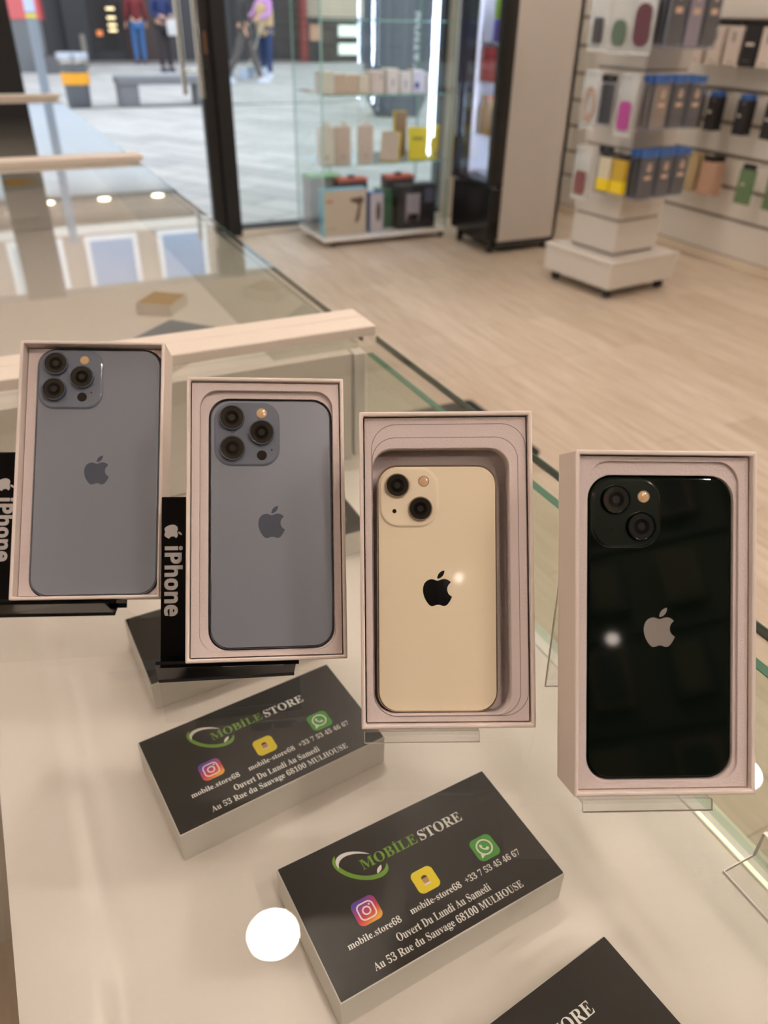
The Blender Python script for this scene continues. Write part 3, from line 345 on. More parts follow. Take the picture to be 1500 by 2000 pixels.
leaf.build('door_stile', M_black, d1, bevel=.004)
MB().box(1.34, 1.355, YF + .0285, YF + .03, 1.02, 1.13).box(1.343, 1.352, YF + .027, YF + .0285, 1.06, 1.09).build('lock_plate', mat('bronze_plate', (140, 105, 80), .4, .6), d1, bevel=.001)
M_chrome = mat('brushed_steel', (205, 200, 190), .22, 1.0)
h = MB()
h.tube([(1.245, YF + .2, .80), (1.245, YF + .2, 1.85)], .016, 12)
h.tube([(1.285, YF - .04, .80), (1.285, YF - .04, 1.85)], .016, 12)
h.tube([(1.245, YF + .2, .93), (1.33, YF + .085, .93)], .010, 10).tube([(1.285, YF - .04, .93), (1.345, YF + .03, .93)], .010, 10)
h.tube([(1.245, YF + .2, 1.72), (1.33, YF + .085, 1.72)], .010, 10).tube([(1.285, YF - .04, 1.72), (1.345, YF + .03, 1.72)], .010, 10)
h.build('door_handle', M_chrome, d1, smooth=True)

# ceiling downlights: the lamps that light the shop
M_lamp = mat('lamp_diffuser', (255, 240, 215), .5, emit=LAMP, emitcol=LAMP_COL)
dl = thing('ceiling_downlight', 'round recessed downlight in the ceiling above the counter', 'ceiling light', (.29, 1.25, ZC - .012), group='recessed ceiling downlights')
MB().lathe((0, 0), [(.09, .012), (.09, .004), (.076, .0), (.075, .008), (.09, .012)], 32).build('trim_ring', M_white, dl, smooth=True)
MB().cyl((0, 0), .075, .002, .010, 32).build('diffuser', M_lamp, dl)
for (x, y) in [(.29, -.5), (.29, -1.6), (1.1, -1.5), (1.1, -.7), (1.2, 2.1), (2.04, 1.08), (2.1, 2.9), (2.1, 3.9), (2.1, -.6), (-1.4, 1.25), (-2.2, -.5), (-1.4, 2.9), (-1.4, 4.5), (3.45, .2), (3.45, 1.25), (3.45, 2.9), (3.45, 4.4)]:  # third and fourth are fill lamps added behind the camera for camera-facing surfaces
    c = copy_tree(dl); c.location = (x, y, ZC - .012)

# ================================================================ COUNTERS
M_top = glass('counter_glass', (.975, .98, .97))
M_front = glass('counter_front_glass', (.90, .95, .91))
M_edge = mat('glass_edge_green', (70, 130, 108), .12, coat=.5)
M_edge2 = mat('glass_edge_dark', (58, 92, 84), .15, coat=.5)
M_rail = mat('cream_rail', (232, 220, 207), .45)
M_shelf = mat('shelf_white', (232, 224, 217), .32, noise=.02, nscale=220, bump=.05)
M_body = mat('counter_body', (228, 222, 212), .5)
def pane_top(name, x0, x1, y0, y1, root):
    o = B(x0, x1, y0, y1, .892, .8999).build(name, M_top, root)
    return o
def edge(name, x0, x1, y0, y1, z0, z1, m, root): return B(x0, x1, y0, y1, z0, z1).build(name, m, root)
ct = thing('display_counter', 'white display counter with glass top, near the camera, holding the card boxes', 'display counter', (0.15, 0, 0), group=None)
def off(mb, root):  # world coordinates into the root's frame
    mb.T = root.matrix_world.inverted(); return mb
ct.matrix_world = Matrix.Translation((.15, 0, 0))
def CB(root): mb = MB(); mb.T = root.matrix_world.inverted(); return mb
CB(ct).box(-.062, .40, -1.2, .826, .892, .8999).build('glass_top', M_top, ct)
CB(ct).box(.4, .4012, -1.2, .826, .892, .8999).build('glass_top_edge', M_edge2, ct)
CB(ct).box(.375, .383, -1.2, .80, .7517, .8895).build('front_glass', M_front, ct)
CB(ct).box(.3752, .3828, -1.2, .80, .8896, .8905).build('front_glass_edge', M_edge, ct)
sh = CB(ct)
prof = [(-.086, .72), (.372, .72), (.372, .75), (-.012, .75), (-.018, .7492), (-.023, .7470), (-.029, .7455), (-.035, .7470), (-.040, .7492), (-.046, .75), (-.086, .75)]  # shallow groove added to the profile to give a soft shadow band
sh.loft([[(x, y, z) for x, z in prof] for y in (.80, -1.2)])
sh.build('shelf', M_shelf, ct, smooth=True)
CB(ct).box(.365, .385, -1.2, .80, .72, .7515).build('shelf_rim', M_white, ct, bevel=.0015)
CB(ct).box(-.07, .362, -1.19, .80, 0, .72).build('cabinet_body', M_body, ct)
CB(ct).box(-.086, .356, .802, .818, .75, .892).build('end_panel', M_body, ct)
CB(ct).box(.359, .374, .80, .818, .7517, .892).build('corner_post', M_white, ct, bevel=.001)
CB(ct).box(.3662, .3684, .115, .212, .7517, .7531).build('light_strip', mat('led_warm', (255, 250, 190), .5, emit=1.2, emitcol=(1, .97, .6)), ct)
counters = []
for (ya, yb, lab) in ((.83, 2.24, 'glass-topped counter just beyond the four phone boxes, cream rail across its near end'),
                      (2.24, 4.0, 'farther glass-topped counter towards the shop window, cream rail across both ends')):
    c = thing('display_counter', lab, 'display counter', group='row of glass counters'); c.matrix_world = Matrix.Translation((.15, ya, 0))
    CB(c).box(-.9, .385, ya + .005, yb - .002, .892, .8999).build('glass_top', M_top, c)
    CB(c).box(.385, .3862, ya + .005, yb - .002, .892, .8999).build('glass_top_edge', M_edge2, c)
    CB(c).box(.372, .38, ya + .005, yb - .002, .752, .8915).build('front_glass', M_front, c)
    CB(c).box(-.9, .372, ya + .005, yb - .002, .72, .75).build('shelf', M_shelf, c)
    CB(c).box(-.88, .37, ya + .005, yb - .002, 0, .72).build('cabinet_body', M_body, c)
    rail = CB(c).box(-.9, .400, ya - .002, ya + .036, .9, .913).box(-.9, .400, ya + .0375, ya + .068, .9, .913)
    rail.build('end_rail', M_rail, c, bevel=.0015)
    if ya > 2:
        CB(c).box(-.9, .400, yb, yb + .065, .9, .915).build('end_rail', M_rail, c, bevel=.002)
        CB(c).box(-.9, .38, yb, yb + .016, 0, .9).build('end_panel', M_body, c)
    counters.append(c)

# ================================================================ CARD BOXES (under the glass)
M_cardbox = mat('card_box_white', (226, 222, 214), .45, bump=.1, nscale=300)
M_card = mat('black_card', (24, 22, 20), .34, spec=.4)
M_ink = mat('ink_white', (240, 238, 234), .5)
M_green = mat('ink_green', (112, 160, 42), .5)
M_yellow = mat('ink_yellow', (238, 214, 20), .5)
M_wa = mat('ink_chat_green', (72, 160, 52), .5)
def gradient_tile():
    m = mat('camera_tile_gradient', (200, 60, 120), .5); n = m.node_tree; b = n.nodes['Principled BSDF']
    t = n.nodes.new('ShaderNodeTexCoord'); mp = n.nodes.new('ShaderNodeMapping'); mp.inputs['Scale'].default_value = (25, 62, 1); s = n.nodes.new('ShaderNodeSeparateXYZ')
    ad = n.nodes.new('ShaderNodeMath'); ad.operation = 'SUBTRACT'; a2 = n.nodes.new('ShaderNodeMath'); a2.operation = 'ADD'; a2.inputs[1].default_value = .5
    r = n.nodes.new('ShaderNodeValToRGB'); e = r.color_ramp.elements
    e[0].position = .0; e[0].color = rgb(92, 62, 170); e[1].position = 1; e[1].color = rgb(240, 168, 60)
    for p, c in ((.33, (176, 48, 140)), (.6, (214, 48, 84)), (.82, (232, 100, 50))):
        x = e.new(p); x.color = rgb(*c)
    L = n.links.new
    L(t.outputs['Object'], mp.inputs[0]); L(mp.outputs[0], s.inputs[0]); L(s.outputs['X'], ad.inputs[0]); L(s.outputs['Y'], ad.inputs[1]); L(ad.outputs[0], a2.inputs[0])
    L(a2.outputs[0], r.inputs[0]); L(r.outputs[0], b.inputs['Base Color']); return m
M_ig = gradient_tile()
mm = lambda ls: [[(x * .001, -y * .001) for x, y in l] for l in ls]
def txt_mm(s, x0, x1, base, cap, font='serif', capu=None):
    return text_loops(s, font, x0 * .001, x1 * .001, -base * .001, cap * .001, capu)
def swoosh(t0, t1, ro, th, n=30):
    c = (48.2, 22.9); a = (14.0, 9.0); b = (3.1, -9.2)
    P = lambda t, k: (c[0] + k * (a[0] * math.cos(t) + b[0] * math.sin(t)), c[1] + k * (a[1] * math.cos(t) + b[1] * math.sin(t)))
    o = []; i_ = []
    for q in range(n + 1):
        s = q / n; t = math.radians(t0 + (t1 - t0) * s); o.append(P(t, ro)); i_.append(P(t, ro - th * (math.sin(math.pi * s) ** .7 + .02)))
    return [o + i_[::-1]]
def card_box(label):
    W_, H_, D_ = .160, .0907, .028
    t = thing('card_box', label, 'card box', group='store card boxes on the counter shelf')
    MB().box(0, W_, -H_, 0, 0, D_ - .0006).build('body', M_cardbox, t, bevel=.0006)
    z = D_ - .0006
    MB().prism(rr(W_ - .0016, H_ - .0016, .0006, W_ / 2, -H_ / 2, 3), z, z + .0005).build('card', M_card, t)
    z += .0005
    e = .00003
    flat('title_lettering', txt_mm('MOB\u0130LE', 48.3, 89.4, 27.2, 7.0), M_green, t, z, ext=e)
    flat('title_lettering', txt_mm('STORE', 91.6, 124.6, 27.3, 7.2), M_ink, t, z, ext=e)
    flat('swoosh', mm(swoosh(-208, 14, 1.08, .30)), M_green, t, z, ext=e)
    flat('swoosh', mm(swoosh(62, 205, .95, .20) + swoosh(-42, 6, .82, .14)), M_ink, t, z + .00001, ext=e)
    # camera-app tile
    def tile(cx, cy, s, m):
        o = flat('app_tile', [rr(s * .001, s * .001, s * .00023, 0, 0)], m, t, z, ext=e, loc=(cx * .001, -cy * .001)); return o
    ig = tile(37.6, 51.2, 16.2, M_ig)
    flat('camera_mark', [rr(.0112, .0112, .0033), rr(.0094, .0094, .0025), ell(0, 0, .0029, .0029), ell(0, 0, .0019, .0019), ell(.0030, .0030, .00065, .00065, 12)], M_ink, ig, e, ext=e)
    sn = tile(79.4, 51.6, 15.4, M_yellow)
    flat('portrait', [ell(0, -.0002, .0021, .0026, 20)], mat('ink_skin', (196, 140, 100), .5), sn, e, ext=e)
    flat('portrait', [ell(0, .0012, .0021, .0019, 16, 0, 180)], mat('ink_hair', (60, 40, 26), .5), sn, e * 2, ext=e)
    flat('portrait', [ell(0, -.0034, .0026, .0012, 16, 0, 180)], mat('ink_shirt', (235, 232, 225), .5), sn, e * 2, ext=e)
    wa = tile(125.3, 51.4, 16.4, M_wa)
    bub = [(.0057 * math.cos(a), .0004 + .0057 * math.sin(a)) for a in [math.radians(-118 + 328 * i / 30) for i in range(31)]]
    bub.append((-.0060, -.0060))
    hs = [(-.0026, .0022), (-.0019, .0026), (-.0013, .0024), (-.0008, .0012), (-.0011, .0006), (-.0015, .0003), (-.0008, -.0007), (.0003, -.0014), (.0007, -.0010), (.0012, -.0006), (.0023, -.0011), (.0026, -.0017), (.0022, -.0025), (.0010, -.0029), (-.0006, -.0022), (-.0019, -.0009), (-.0027, .0006)]
    flat('chat_mark', [bub, ell(0, .0004, .0046, .0046), [(x, y + .0006) for x, y in hs]], M_ink, wa, e, ext=e)
    for s, x0, x1, b_, c_ in (('mobile.store68', 17.5, 53.3, 67.4, 4.1), ('mobile-store68', 60.5, 97.3, 66.7, 4.1), ('+33 7 53 45 46 67', 101, 143.3, 66.4, 4.1),
                              ('Ouvert Du Lundi Au Samedi', 45.3, 112.2, 77.0, 4.9), ('Au 53 Rue du Sauvage 68100 MULHOUSE', 25.5, 131.5, 85.0, 4.6)):
        flat('address_lettering', txt_mm(s, x0, x1, b_, c_), M_ink, t, z, ext=e)
    return t
cbx = card_box('store card box in front, white oval sides, whole black card in view beside the lamp reflection')
cbx['label'] = 'black-topped store card box wholly in view, lying below the cream phone'
cbx.location = (.0722, .2838, .75); cbx.rotation_euler = (0, 0, math.radians(3.4))
for (x, y, a, lab) in ((.0128, .4233, 6.2, 'black-topped store card box lying just below the grey-blue phone in the middle left'),
                       (.0296, .568, 2.7, 'plain-looking card box mostly hidden behind the black phone stand of the middle box'),
                       (.0753, .1415, 7.0, 'store card box cut off by the bottom edge, only ORE of its title showing'),
                       (.131, .698, 0, 'card box seen only as a dark corner in the gap between two phone boxes')):
    c = copy_tree(cbx); c.location = (x, y, .75); c.rotation_euler = (0, 0, math.radians(a)); c['label'] = lab

# ================================================================ PHONE BOXES, PHONES, STANDS
M_rim = mat('box_card_cream', (234, 220, 211), .5, bump=.05, nscale=400)
M_insert = mat('box_insert_paper', (224, 209, 205), .85, bump=.35, nscale=900)
M_blueback = mat('frosted_blue_glass', (138, 142, 152), .31, .22, spec=.6)
M_bluebump = mat('blue_glass_gloss', (116, 122, 136), .14, coat=.4)
M_bluemetal = mat('blue_steel', (136, 148, 168), .1, 1.0)
M_creamback = mat('cream_glass', (248, 232, 202), .08, coat=1.0)
M_creammetal = mat('champagne_metal', (228, 208, 180), .2, 1.0)
M_greenback = mat('dark_green_glass', (10, 17, 11), .04)
M_greenmetal = mat('dark_green_metal', (26, 42, 32), .2, 1.0)
M_lens = mat('lens_glass_black', (10, 8, 8), .03, coat=1.0, spec=.8)
M_lensin = mat('lens_inner', (7, 6, 7), .05, coat=1.0)
M_lenscore = mat('lens_core', (9, 8, 22), .05, coat=1.0, spec=1.0)
M_flash = mat('flash_amber', (216, 178, 132), .25, coat=1.0)
M_flashrim = mat('flash_rim', (222, 205, 180), .2, .6)
M_dark = mat('sensor_black', (20, 14, 12), .1, coat=1.0)
def lens(parent, x, y, r, ring, z0, hgt, name='lens'):
    b = MB()
    b.lathe((x, y), [(r, z0), (r, z0 + hgt - .0003), (r * .985, z0 + hgt), (r * .90, z0 + hgt), (r * .885, z0 + hgt - .0002), (r * .885, z0 + hgt - .0009)], 40, 0)
    b.cyl((x, y), r * .89, z0 + hgt - .0010, z0 + hgt - .0005, 40, 1)
    b.lathe((x, y), [(r * .60, z0 + hgt - .0005), (r * .60, z0 + hgt - .00042), (r * .52, z0 + hgt - .00042), (r * .52, z0 + hgt - .0005)], 32, 2)
    b.cyl((x, y), r * .26, z0 + hgt - .0005, z0 + hgt - .0004, 24, 3)
    return b.build(name, [ring, M_lens, M_lensin, M_lenscore], parent, smooth=True)
def phone(label, mw, pw, ph, back, metal, bump, plate, lenses, lr, lh, flash, fr, mic, lidar=None, logo=(.0153, None), logomat=None, group='smartphones lying face down in their open boxes', rc=.0115, buttons=False):
    th = .0077
    t = thing('smartphone', label, 'smartphone', mw=mw, group=group)
    MB().loft([[(x, y, z) for x, y in rr(pw - 2 * i, ph - 2 * i, rc - i)] for i, z in ((.0006, -th), (0, -th + .0006), (0, -.0009), (.0005, -.0004), (.0008, -.0004))]).build('frame', metal, t, smooth=True)
    MB().loft([[(x, y, z) for x, y in rr(pw - 2 * i, ph - 2 * i, rc - i)] for i, z in ((.0010, -.0012), (.0010, -.0001), (.0013, .0))]).build('back_glass', back, t, smooth=True, ang=12)
    x0, y0, x1, y1 = [v * .001 for v in plate]; X = lambda v: -pw / 2 + v * .001; Y = lambda v: ph / 2 - v * .001
    cx, cy = (X(plate[0]) + X(plate[2])) / 2, (Y(plate[1]) + Y(plate[3])) / 2; pw_, ph_ = x1 - x0, y1 - y0
    pl = MB().loft([[(x, y, z) for x, y in rr(pw_ - 2 * i, ph_ - 2 * i, .0098 - i, cx, cy)] for i, z in ((-.0006, 0), (0, .0004), (.0002, .0009), (.0008, .0012))]).build('camera_plate', bump, t, smooth=True, ang=20)
    for (lx, ly) in lenses: lens(pl, X(lx), Y(ly), lr * .001, metal if back != M_blueback else M_bluemetal, .0012, lh)
    f = MB().lathe((X(flash[0]), Y(flash[1])), [(fr * .001, .0012), (fr * .001, .0015), (fr * .00085, .0015), (fr * .00085, .0013)], 28, 1)
    f.lathe((X(flash[0]), Y(flash[1])), [(fr * .00085, .0012), (fr * .00085, .00135), (fr * .0005, .0016), (.00001, .0017)], 28, 0)
    f.build('flash', [M_flash, M_flashrim], pl, smooth=True)
    MB().cyl((X(mic[0]), Y(mic[1])), mic[2] * .001, .0010, .0013, 16).build('microphone_hole', M_dark, pl, smooth=True)
    if lidar: MB().cyl((X(lidar[0]), Y(lidar[1])), lidar[2] * .001, .0010, .0014, 28).build('depth_sensor', M_dark, pl, smooth=True)
    flat('fruit_emblem', apple(.0190), logomat, t, 0.0, ext=.00003)
    if buttons:
        MB().box(pw / 2 - .0004, pw / 2 + .0006, .024, .036, -.0055, -.0025).box(pw / 2 - .0004, pw / 2 + .0006, .010, .021, -.0055, -.0025).build('side_buttons', metal, t, bevel=.0004)
    return t
def tray(label, mw, w_, h_, zi, cut, floorz, steps=None, ledge=None, d=.029, wl=.0021):
    """open white carton: thin walls, paper insert with a rounded well"""
    t = thing('phone_box', label, 'phone box', mw=mw, group='open white phone boxes on display')
    b = MB()
    outer = [(-w_ / 2, -h_ / 2), (w_ / 2, -h_ / 2), (w_ / 2, h_ / 2), (-w_ / 2, h_ / 2)]
    k = wl; inner = [(-w_ / 2 + k, -h_ / 2 + k), (w_ / 2 - k, -h_ / 2 + k), (w_ / 2 - k, h_ / 2 - k), (-w_ / 2 + k, h_ / 2 - k)]
    b.holed(outer, inner, -d + .0015, 0); b.box(-w_ / 2, w_ / 2, -h_ / 2, h_ / 2, -d, -d + .0015)
    b.build('carton', M_rim, t, bevel=.0007)
    g = .0006; ins = [(-w_ / 2 + k + g, -h_ / 2 + k + g), (w_ / 2 - k - g, -h_ / 2 + k + g), (w_ / 2 - k - g, h_ / 2 - k - g), (-w_ / 2 + k + g, h_ / 2 - k - g)]
    b = MB()
    if cut:
        x0, x1, y0, y1, r = cut; hole = rr(x1 - x0, y1 - y0, r, (x0 + x1) / 2, (y0 + y1) / 2)
        b.holed(ins, hole, floorz, zi)
        if ledge:                       # lower paper ledge inside the well, hugging the phone
            lx0, lx1, ly0, ly1, lr_, lz = ledge
            b.holed(rr(x1 - x0 - .0001, y1 - y0 - .0001, r, (x0 + x1) / 2, (y0 + y1) / 2), rr(lx1 - lx0, ly1 - ly0, lr_, (lx0 + lx1) / 2, (ly0 + ly1) / 2), floorz, lz)
    b.prism(ins, floorz - .002, floorz)
    b.build('insert', M_insert, t, bevel=.0005)
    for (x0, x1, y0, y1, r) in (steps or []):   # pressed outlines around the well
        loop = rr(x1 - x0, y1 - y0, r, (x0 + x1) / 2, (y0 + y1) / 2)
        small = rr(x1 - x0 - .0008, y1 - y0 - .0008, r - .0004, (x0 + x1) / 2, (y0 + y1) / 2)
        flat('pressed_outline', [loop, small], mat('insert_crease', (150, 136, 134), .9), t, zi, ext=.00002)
    return t
POSE = dict(
 green=([(.91784, -.39652, -.01871), (.23123, .49573, .83713), (-.32266, -.77267, .54669)], (.2484, .19012, .99306)),
 white=([(.90205, -.43092, .02478), (.22422, .51688, .82617), (-.36882, -.7397, .56287)], (.17437, .27129, .99259)),
 blue=([(.94096, -.33562, -.04411), (.24353, .58067, .77687), (-.23512, -.74175, .62812)], (.10696, .36349, .9886)),
 left=([(.93231, -.36063, -.02732), (.25548, .60324, .75553), (-.25599, -.71137, .65454)], (.02269, .46196, .99009)))
F_ = {k: frame_mat(*v) for k, v in POSE.items()}
T3 = lambda x, y, z: Matrix.Translation((x, y, z))
Rz = lambda a: Matrix.Rotation(a, 4, 'Z')
phone_fs = dict(green=(-.00101, -.00297, .0003), white=(-.00459, -.01051, -.005), blue=(.00272, -.00264, .0016), left=(.00306, -.00071, .001))
# rightmost: dark green
tray('open white box cradling the dark green phone, rightmost of the four', F_['green'], .08892, .165, -.0035, (-.0378, .0370, -.0775, .0775, .0105), -.0140, ledge=(-.0372, .0353, -.0768, .0709, .0118, -.0050))
u, v, g = phone_fs['green']
phone('glossy dark green phone with two diagonal camera lenses and silver emblem', F_['green'] @ T3(u, v, -.006) @ Rz(g), .0715, .1467, M_greenback, M_greenmetal,
      mat('green_bump', (17, 25, 18), .2), (2.3, 1.3, 35.3, 34.2), [(13.3, 11.4), (25.8, 24.3)], 7.1, .0016, (27.1, 9.9), 2.9, (11.1, 25.4, .9),
      logomat=mat('emblem_silver', (205, 196, 188), .22, .7))
# cream, smaller phone
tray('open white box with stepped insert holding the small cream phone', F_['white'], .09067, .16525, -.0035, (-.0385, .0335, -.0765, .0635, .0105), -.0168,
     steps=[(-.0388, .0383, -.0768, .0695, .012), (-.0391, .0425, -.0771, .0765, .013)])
u, v, g = phone_fs['white']
phone('small glossy cream phone with two diagonal lenses and black emblem', F_['white'] @ T3(u, v, -.009) @ Rz(g), .0642, .1315, M_creamback, M_creammetal,
      mat('cream_bump', (246, 230, 202), .22, coat=.3), (1.8, 1.6, 32.5, 32.8), [(11.0, 10.9), (23.2, 23.3)], 6.4, .0015, (25.1, 8.7), 2.9, (9.4, 24.6, 1.1),
      logomat=mat('emblem_black', (12, 10, 12), .1, coat=1.0), rc=.0108)
# grey-blue, three lenses
tray('open white box with the grey-blue phone, leaning on the fully seen black stand', F_['blue'], .09151, .16543, -.0028, (-.0385, .0393, -.0772, .0754, .0105), -.0138, ledge=(-.0337, .0390, -.0767, .0712, .0118, -.0060))
u, v, g = phone_fs['blue']
phone('frosted grey-blue phone with three lenses, second from the left', F_['blue'] @ T3(u, v, -.006) @ Rz(g), .0715, .1467, M_blueback, M_bluemetal,
      M_bluebump, (3.2, 2.4, 40.4, 39.6), [(13.2, 11.6), (13.5, 29.8), (30.4, 20.4)], 7.4, .0028, (30.4, 8.4), 3.2, (36.2, 30.6, .5), lidar=(30.4, 33.8, 2.9),
      logomat=mat('emblem_blue', (104, 112, 130), .12, .5))
# leftmost, large blue
tray('open white box leaning at far left with the largest blue phone', F_['left'], .09097, .16667, -.0085, (-.0368, .0428, -.0818, .0806, .0115), -.0138)
u, v, g = phone_fs['left']
phone('largest frosted blue phone with three lenses, leftmost on the counter', F_['left'] @ T3(u, v, -.006) @ Rz(g), .0781, .1608, M_blueback, M_bluemetal,
      M_bluebump, (1.6, 1.5, 41.2, 39.8), [(12.4, 10.8), (11.8, 27.9), (28.9, 19.7)], 7.5, .0028, (29.8, 7.9), 3.1, (34.6, 29.6, .5), lidar=(28.9, 32.6, 3.0),
      logomat=mat('emblem_blue', (104, 112, 130), .12, .5), buttons=True)

M_acr = mat('black_acrylic', (5, 4, 5), .14, spec=.25)
M_silver = mat('silver_foil', (196, 192, 190), .38, .5)
def seat(o, root, mw): o.matrix_parent_inverse = Matrix.Identity(4); o.matrix_local = root.matrix_world.inverted() @ mw; return o
def black_stand(label, Fm, x_left, y_top, fl, fr, br, textx, h_):
    """L-shaped black acrylic holder: fl/fr/br = base plate corners on the glass"""
    yaw = math.atan2(fr[1] - fl[1], fr[0] - fl[0])
    t = thing('phone_stand', label, 'phone stand', mw=Matrix.Translation((fl[0], fl[1], .9)) @ Rz(yaw), group='black lettered phone stands')
    L_ = math.hypot(fr[0] - fl[0], fr[1] - fl[1]); inv = t.matrix_world.inverted()
    MB().box(0, L_, 0, .062, .0002, .003).build('base_plate', M_acr, t, bevel=.0004)
    b = MB(); b.T = inv @ Fm
    yb = (-(Fm.translation.z - .903) + .031 * Fm[2][2]) / Fm[2][1]
    b.box(x_left, .018, yb, y_top, -.034, -.0305).build('back_plate', M_acr, t, bevel=.0004)
    b = MB(); b.T = inv @ Fm                                 # ledge under the box
    b.box(x_left + .004, .018, -h_ / 2 - .0026, -h_ / 2 - .0004, -.0305, -.0045); b.build('ledge', M_acr, t, bevel=.0003)
    TL = Fm @ Vector((x_left + .0012, -h_ / 2 - .0006, -.0048)); TR = Fm @ Vector((x_left + L_ + .001, -h_ / 2 - .0006, -.0048))
    BL_ = Vector((fl[0], fl[1], .9028)); BR_ = Vector((fr[0], fr[1], .9028)); bk = Vector((-math.sin(yaw), math.cos(yaw), 0)) * .0025
    b = MB(); b.T = inv; b.loft([[tuple(v) for v in (BL_, BR_, BR_ + bk, BL_ + bk)], [tuple(v) for v in (TL, TR, TR + bk, TL + bk)]]); b.build('front_strip', M_acr, t)
    ax = (TR - TL).normalized(); ay = (TL - BL_); ay = (ay - ax * ay.dot(ax)).normalized(); az = ax.cross(ay)
    fx = -.0258 - (x_left + .0012)
    s = flat('price_frame', [[(fx, -.0052), (fx + .0347, -.0052), (fx + .0347, -.0003), (fx, -.0003)], [(fx + .0006, -.0046), (fx + .0341, -.0046), (fx + .0341, -.0009), (fx + .0006, -.0009)]], mat('frame_grey', (176, 170, 164), .3), t, ext=.00005)
    seat(s, t, frame_mat((ax, ay, az), TL + az * .0001))
    # lettering reads downwards
    base = Fm @ T3(textx, 0, -.0304) @ Rz(-math.pi / 2)
    o = flat('lettering', text_loops('iPhone', 'sans', .0148, .0565, 0, .0096), M_silver, t, ext=.00006, grow=.00028); seat(o, t, base)
    o = flat('fruit_emblem', apple(.0105, .0057, .0047), M_silver, t, ext=.00006); seat(o, t, base)
    return t
# emblem points along the reading direction, as printed
black_stand('black acrylic stand with silver lettering beside the second box, fully seen', F_['blue'], -.0641, .0157, (.0295, .3492), (.1042, .3214), (.108, .3316), -.0617, .16543)
black_stand('black acrylic stand with silver lettering cut off by the left edge', F_['left'], -.072, .0165, (-.0560, .4530), (.0170, .4219), (.0227, .4355), -.0663, .16667)

M_clear = glass('clear_acrylic', (.965, .965, .96), 1.0)
M_clearedge = mat('acrylic_edge', (248, 244, 238), .35)
def clear_stand(label, Fm, x0, x1, h_, top, foot):
    t = thing('acrylic_stand', label, 'phone stand', mw=Matrix.Translation((foot[0], foot[1], .9)) @ Rz(math.atan2(Fm[1][0], Fm[0][0])), group='clear acrylic phone easels')
    inv = t.matrix_world.inverted(); yl = -h_ / 2
    b = MB(); b.T = inv @ Fm
    b.box(x0, x1, yl - .0032, top, -.0322, -.0300); b.build('back_plate', M_clear, t)
    b = MB(); b.T = inv @ Fm
    b.box(x0, x1, yl - .0026, yl - .0006, -.0300, .0018).box(x0, x1, yl - .0060, yl - .0004, .0018, .0036); b.build('lip', M_clear, t)
    b = MB(); b.T = inv @ Fm                                  # near-white strips stand in for light caught by the polished edges
    for (ya, yb_, za, zb) in ((yl - .0062, yl - .0060, .0018, .0036), (yl - .0034, yl - .0032, -.0322, -.03)): b.box(x0, x1, ya, yb_, za, zb)
    b.box(x0 - .0002, x0, yl - .0060, yl - .0004, .0018, .0036).box(x1, x1 + .0002, yl - .0060, yl - .0004, .0018, .0036)
    b.build('polished_edge', M_clearedge, t)
    A = Fm @ Vector((x0, top, -.0322)); Bp = Fm @ Vector((x1, top, -.0322)); d = (Bp - A)
    C0 = Vector((foot[0], foot[1], .9003)); D0 = C0 + Vector((d.x, d.y, 0)); n = Vector((-d.y, d.x, 0)).normalized() * .002
    b = MB(); b.T = inv
    b.loft([[tuple(A), tuple(Bp), tuple(Bp + n), tuple(A + n)], [tuple(C0), tuple(D0), tuple(D0 + n), tuple(C0 + n)]]); b.build('rear_leg', M_clear, t)
    b = MB(); b.T = inv; b.tube([tuple(A), tuple(C0 + Vector((0, 0, .0006)))], .0005, 6).tube([tuple(C0 + Vector((0, 0, .0006))), tuple(D0 + Vector((0, 0, .0006)))], .0005, 6)
    b.build('polished_edge', M_clearedge, t)
    return t
clear_stand('clear acrylic easel under the cream phone box', F_['white'], -.0436, .0153, .16525, .03, (.158, .337))
clear_stand('clear acrylic easel under the dark green phone box', F_['green'], -.0411, .0213, .165, .03, (.236, .2498))
t = thing('acrylic_stand', 'clear acrylic ticket holder cut off at the lower right edge', 'ticket holder', (.2515, .06, .9))
MB().box(-.0105, .0105, -.10, .0565, .0002, .0022).build('base_plate', M_clear, t)
MB().box(.0085, .0105, -.10, .0565, .0023, .0185).build('upright_plate', M_clear, t)
MB().box(-.0107, .0105, .0565, .0569, .0002, .0022).box(.0083, .0107, -.10, .0565, .0185, .0189).box(.0083, .0107, .0565, .0569, .0022, .0185).box(-.0109, -.0105, -.10, .0565, .0002, .0022).build('polished_edge', M_clearedge, t)

# ================================================================ GLASS DISPLAY CABINET (by the shop window)
M_cab = glass('cabinet_glass', (.97, .985, .98))
M_cedge = mat('cabinet_edge', (150, 200, 190), .1, coat=1.0)
M_led = mat('led_cool', (205, 225, 255), .5, emit=6, emitcol=(.62, .78, 1.0))
M_castor = mat('castor_dark', (60, 56, 52), .5)
cx0, cx1, cy0, cy1 = 1.84, 2.70, 4.55, 5.0
cab = thing('display_cabinet', 'tall glass display cabinet on castors by the shop window', 'display cabinet', (2.27, 4.775, 0))
iv = cab.matrix_world.inverted(); iv = Matrix.Translation((-2.27, -4.775, 0)); cab.matrix_world = Matrix.Translation((2.27, 4.775, 0))
def CC(): b = MB(); b.T = iv; return b
CC().box(cx0, cx1, cy0, cy1, .036, .062).build('base', M_white, cab, bevel=.002)
CC().box(cx0, cx1, cy0, cy1, 2.0, 2.05).build('top', M_white, cab, bevel=.002)
